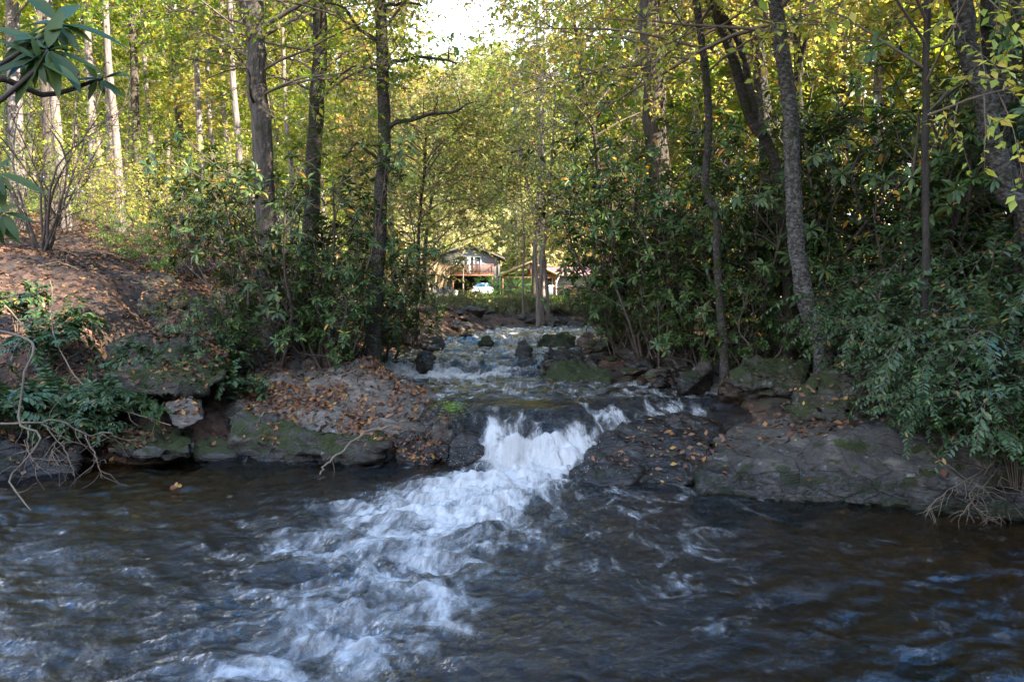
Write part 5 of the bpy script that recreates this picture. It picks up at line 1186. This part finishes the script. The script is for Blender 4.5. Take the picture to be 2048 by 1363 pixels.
for px_ in (909, 986):
    po = MB(); po.box((hx(px_) - ox - .08, -1.8, 0), (hx(px_) - ox + .08, -1.64, zf - .22)); obj('post', po, M['redwood'], dk, smooth=False)
dr = MB(); x0, x1 = hx(934) - ox, hx(963) - ox; zd = hzp(514) - g0
for a_, b_ in ((x0, x0 + .1), (x1 - .1, x1), ((x0 + x1) / 2 - .06, (x0 + x1) / 2 + .06)): dr.box((a_, -.06, zf), (b_, -.004, zd))
dr.box((x0, -.062, zd), (x1, -.004, zd + .1)); d_ = obj('sliding_door', dr, M['trim'], root, smooth=False)
gp = MB(); gp.box((x0 + .1, -.03, zf + .02), (x1 - .1, -.006, zd)); obj('pane', gp, M['glass'], d_, smooth=False)
ct = MB(); ct.box((x0 + .1, -.036, zf + .02), (x0 + .5, -.031, zd)); obj('curtain', ct, M['curtain'], d_, smooth=False)
wn = MB(); x0, x1 = hx(905) - ox, hx(918) - ox
wn.box((x0, -.05, hzp(520) - g0), (x1, -.004, hzp(538) - g0)); w_ = obj('window', wn, M['trim'], root, smooth=False)
gp = MB(); gp.box((x0 + .1, -.055, hzp(520) - g0 - .1 - (hzp(520) - hzp(538)) + .2), (x1 - .1, -.051, hzp(520) - g0 - .1)); obj('pane', gp, M['glass'], w_, smooth=False)
ds = MB(); ds.box((xr - .14, -.09, 0), (xr - .05, -.004, ze)); obj('downspout', ds, M['shingle'], root, smooth=False)

# low house with the red metal roof
D2 = 84.0; g2 = .95; ox2 = hx(1110, D2)
root = empty('house', 'low house with a red metal roof and timber gabled porch', 'house', (ox2, D2, g2))
L2 = lambda px: hx(px, D2) - ox2
Z2 = lambda py: hzp(py, D2) - g2
wl = MB(); wl.box((L2(1002), 1.2, 0), (L2(1236), 8.5, Z2(547))); obj('wall', wl, M['siding'], root, smooth=False)
rf = MB(); y0, y1, z0, z1 = .6, 5.0, Z2(549), Z2(531)
for (ya, yb, za, zb) in ((y0, y1, z0, z1), (9.4, y1, z0, z1)):
    s_ = 1 if ya < yb else -1
    rf.add([(L2(1056), ya, za), (L2(1242), ya, za), (L2(1242), yb, zb), (L2(1056), yb, zb), (L2(1056), ya, za - .14), (L2(1242), ya, za - .14), (L2(1242), yb, zb - .14), (L2(1056), yb, zb - .14)], [(0, 1, 2, 3), (7, 6, 5, 4), (0, 4, 5, 1), (1, 5, 6, 2), (3, 7, 4, 0)])
obj('roof', rf, M['redroof'], root, smooth=False, fix=True)
gut = MB(); gut.box((L2(1119), .47, z0 - .13), (L2(1242), .597, z0 + .01)); obj('gutter', gut, M['trim'], root, smooth=False)
pr = empty('porch', None, None); pr.parent = root
xa, xb, xm = L2(998), L2(1118), L2(1060); za, zm = Z2(550), Z2(523)
rm = MB()
for xe in (xa, xb):
    rm.add([(xm, -2.6, zm), (xe, -2.6, za), (xe, 4.0, za), (xm, 4.0, zm), (xm, -2.6, zm - .22), (xe, -2.6, za - .22), (xe, 4.0, za - .22), (xm, 4.0, zm - .22)], [(0, 1, 2, 3), (7, 6, 5, 4), (0, 4, 5, 1), (1, 5, 6, 2)])
obj('porch_roof', rm, M['porchwood'], pr, smooth=False, fix=True)
bm_ = MB(); bm_.box((xa + .5, -2.3, za - .42), (xb - .4, -2.1, za - .22)); bm_.box((xm - .1, -2.28, za - .22), (xm + .1, -2.12, zm - .3)); obj('porch_beam', bm_, M['redwood'], pr, smooth=False)
for px_ in (1006, 1082, 1108):
    po = MB(); po.box((L2(px_) - .09, -2.29, 0), (L2(px_) + .09, -2.11, za - .42)); obj('porch_post', po, M['redwood'], pr, smooth=False)
wn = MB(); a_, b_, c_, d_ = L2(1086), L2(1106), Z2(554), Z2(573)
for q in (((a_, 1.14, d_), (b_, 1.197, d_ + .1)), ((a_, 1.14, c_ - .1), (b_, 1.197, c_)), ((a_, 1.14, d_ + .1), (a_ + .1, 1.197, c_ - .1)), ((b_ - .1, 1.14, d_ + .1), (b_, 1.197, c_ - .1))): wn.box(*q)
w_ = obj('window', wn, M['trim'], root, smooth=False); gp = MB(); gp.box((a_ + .1, 1.17, d_ + .1), (b_ - .1, 1.196, c_ - .1)); obj('pane', gp, M['glass'], w_, smooth=False)
sk = MB(); sk.box((L2(1070), -2.25, 0), (L2(1106), -2.15, Z2(573))); obj('porch_skirt', sk, M['siding_dark'], pr, smooth=False)
sr = MB(); sr.box((L2(1070), -2.3, Z2(573)), (L2(1108), -2.1, Z2(571))); obj('porch_rail', sr, M['trim'], pr, smooth=False)
dsp = MB(); dsp.tube([(L2(1119), .5, z0 - .1), (L2(1112), -1.9, z0 - .7), (L2(1110), -2.4, z0 - 1.0), (L2(1110), -2.4, .0)], .06, 8); obj('downspout', dsp, M['trim'], pr)
rl = MB(); rl.box((L2(1111), -1.0, Z2(571) - .06), (L2(1150), -.92, Z2(571))); rl.box((L2(1111), -1.0, Z2(588)), (L2(1150), -.92, Z2(588) + .08))
xx = L2(1112)
while xx < L2(1150): rl.box((xx, -.98, Z2(588) + .08), (xx + .05, -.94, Z2(571) - .06)); xx += .18
obj('railing', rl, M['redwood'], root, smooth=False)
# white plastic tub by the carport
tb = MB(); t_ = np.linspace(0, 6.283, 17)[:-1]
tb.tube([(0, 0, 0), (0, 0, .35), (0, 0, .66), (0, 0, .70), (0, 0, .70)], [.24, .27, .30, .33, .02], 16); tb.tube([(0, 0, 0), (0, 0, .002)], [.24, .01], 16)
o = obj('bucket', tb, M['trim']); o.location = (X(912, 82), 82, hz(X(912, 82), 82)); tag(o, 'white plastic bucket standing at the left side of the carport', 'bucket')

# ------------------------------------------------------------------ white car
M['carpaint'] = plain('white_car_paint', (.78, .78, .78), .22, .6, var=.03); M['tyre'] = plain('tyre_rubber', (.02, .02, .02), .8, .2); M['rim'] = plain('alloy_rim', (.5, .5, .52), .3, .6, .8)
M['lamp'] = plain('headlight_lens', (.6, .62, .65), .08, .8); M['blackplastic'] = plain('black_plastic', (.015, .015, .016), .5, .4)
M['windscreen'] = plain('windscreen_glass', (.05, .09, .14), .05, 1.0, var=.05)
root = empty('car', 'white hatchback parked in front of the carport, nose toward the stream', 'car', (X(966, 82), 82, hz(X(966, 82), 82)), R(-16))
st_ = [(-2.1, .32, .58, .66), (-2.02, .24, .70, .80), (-1.7, .2, .84, .86), (-1.1, .2, .96, .88), (-.6, .2, 1.0, .88), (.5, .2, 1.02, .88), (1.4, .2, 1.04, .87), (1.95, .26, 1.0, .82), (2.08, .36, .8, .72)]
def loft(st, n=5):
    V = []
    for y_, zb, zt_, w_ in st: V += [(-w_ * .92, y_, zb), (-w_, y_, zb + (zt_ - zb) * .35), (-w_ * .98, y_, zb + (zt_ - zb) * .75), (-w_ * .86, y_, zt_), (0, y_, zt_ + .035), (w_ * .86, y_, zt_), (w_ * .98, y_, zb + (zt_ - zb) * .75), (w_, y_, zb + (zt_ - zb) * .35), (w_ * .92, y_, zb)]
    k = 9; Fq = [(a * k + b, a * k + b + 1, (a + 1) * k + b + 1, (a + 1) * k + b) for a in range(len(st) - 1) for b in range(k - 1)] + [(a * k + 8, a * k, (a + 1) * k, (a + 1) * k + 8) for a in range(len(st) - 1)]
    return V, Fq, [list(range(9))], [list(range((len(st) - 1) * 9, len(st) * 9))]
bd = MB(); bd.add(*loft(st_)); obj('body', bd, M['carpaint'], root, fix=True)
cb = MB(); cb.add([(-.74, -1.05, .98), (.74, -1.05, .98), (.56, -.15, 1.47), (-.56, -.15, 1.47), (-.74, 1.75, 1.02), (.74, 1.75, 1.02), (.55, 1.1, 1.44), (-.55, 1.1, 1.44), (0, -.15, 1.50), (0, 1.1, 1.47)],
                  [(0, 1, 2, 3), (4, 7, 6, 5), (1, 5, 6, 2), (0, 3, 7, 4), (3, 2, 6, 7)], [(3, 2, 8), (7, 9, 6)], [(3, 8, 9, 7), (8, 2, 6, 9)]); obj('roof', cb, M['carpaint'], root, smooth=False, fix=True)
ws = MB(); ws.add([(-.66, -1.0, 1.015), (.66, -1.0, 1.015), (.51, -.2, 1.455), (-.51, -.2, 1.455)], [(0, 1, 2, 3)]); ws.V[0] += np.array([0, -.012, .02]); o = obj('windscreen', ws, M['windscreen'], root, smooth=False)
for sg in (-1, 1):
    sw = MB(); sw.add([(sg * .735, -.85, 1.04), (sg * .735, 1.45, 1.06), (sg * .59, 1.05, 1.40), (sg * .59, -.15, 1.41)], [(0, 1, 2, 3)]); sw.V[0] += np.array([sg * .015, 0, .01]); obj('side_window', sw, M['windscreen'], root, smooth=False, fix=False)
    hl = MB(); hl.add([(sg * .48, -2.06, .60), (sg * .78, -2.0, .62), (sg * .83, -1.72, .80), (sg * .60, -1.98, .74), (sg * .48, -2.085, .66)], [(0, 1, 2, 3, 4)]); hl.V[0] += np.array([sg * .01, -.03, .02])
    hl.V.append(hl.V[0] + [0, .12, -.02]); hl.F.append(np.array([(5, 9, 8, 7, 6)])); hl.F.append(np.array([(k, (k + 1) % 5, 5 + (k + 1) % 5, 5 + k) for k in range(5)])); obj('headlight', hl, M['lamp'], root, smooth=False, fix=True)
    mr = MB(); mr.box((sg * .80 if sg > 0 else -1.0, -.78, .98), (1.0 if sg > 0 else -.80, -.66, 1.12)); obj('wing_mirror', mr, M['carpaint'], root, smooth=False)
    for yy in (-1.3, 1.3):
        w = MB(); a_ = np.linspace(0, 6.283, 21)[:-1]
        w.tube([(sg * .68, yy, .31), (sg * .70, yy, .31), (sg * .88, yy, .31), (sg * .90, yy, .31)], [.27, .31, .31, .27], 20); wo = obj('wheel', w, M['tyre'], root)
        r_ = MB(); r_.tube([(sg * .895, yy, .31), (sg * .905, yy, .31), (sg * .905, yy, .31)], [.2, .2, .01], 16); obj('rim', r_, M['rim'], wo)
gr = MB(); gr.box((-.52, -2.13, .30), (.52, -2.02, .46)); obj('grille', gr, M['blackplastic'], root, smooth=False)
pt = MB(); pt.box((-.26, -2.145, .50), (.26, -2.08, .58)); obj('plate_holder', pt, M['blackplastic'], root, smooth=False)

# ------------------------------------------------------------------ light, sky
S = Vector((math.cos(SUN_EL) * math.sin(SUN_AZ), math.cos(SUN_EL) * math.cos(SUN_AZ), math.sin(SUN_EL)))
sl = bpy.data.lights.new('sun', 'SUN'); sl.energy = 3.5; sl.angle = R(.5); sl.color = (1, .90, .76)
so = bpy.data.objects.new('sun', sl); col.objects.link(so); so.rotation_euler = (-S).to_track_quat('-Z', 'Y').to_euler()
w = bpy.data.worlds.new('World'); sc.world = w; w.use_nodes = True
nt = w.node_tree; nt.nodes.clear(); n = N(nt)
sky = n('TexSky', sky_type='NISHITA'); sky.sun_disc = False; sky.sun_elevation = SUN_EL; sky.sun_rotation = SUN_AZ; sky.air_density = 1.0; sky.dust_density = .2; sky.ozone_density = 3.0
tc = n('TexCoord').outputs['Generated']; sp = n('SeparateXYZ'); n.link(tc, sp.inputs[0])
cl = n.noise(n.mul(tc, (1.2, 1.2, 2.4)), 2.6, 7, .6, .3)
low = n.smooth(sp.outputs[2], .47, .41)
cm = n.math('MULTIPLY', n.smooth(n.math('ADD', cl, n.math('MULTIPLY', low, .32)), .50, .72), low)
bh_ = n.smooth(sp.outputs[1], .12, -.25)
cm = n.math('MAXIMUM', cm, n.math('MULTIPLY', n.smooth(cl, .38, .6), bh_))
hs = n('HueSaturation'); n.link(sky.outputs[0], hs.inputs['Color']); hs.inputs['Saturation'].default_value = 1.45
c = n.mixc(n.math('MULTIPLY', cm, .9), hs.outputs[0], (3.6, 3.7, 3.95))
bg = n('Background'); n.link(c, bg.inputs[0]); bg.inputs[1].default_value = .15
ow = n('OutputWorld'); n.link(bg.outputs[0], ow.inputs[0])

sc.view_settings.view_transform = 'Standard'; sc.view_settings.look = 'None'; sc.view_settings.exposure = EXPOSURE; sc.view_settings.gamma = 1
cy = sc.cycles
cy.max_bounces = 5; cy.diffuse_bounces = 3; cy.glossy_bounces = 3; cy.transmission_bounces = 3; cy.transparent_max_bounces = 8
cy.caustics_reflective = False; cy.caustics_refractive = False; cy.use_denoising = True; cy.sample_clamp_indirect = 6
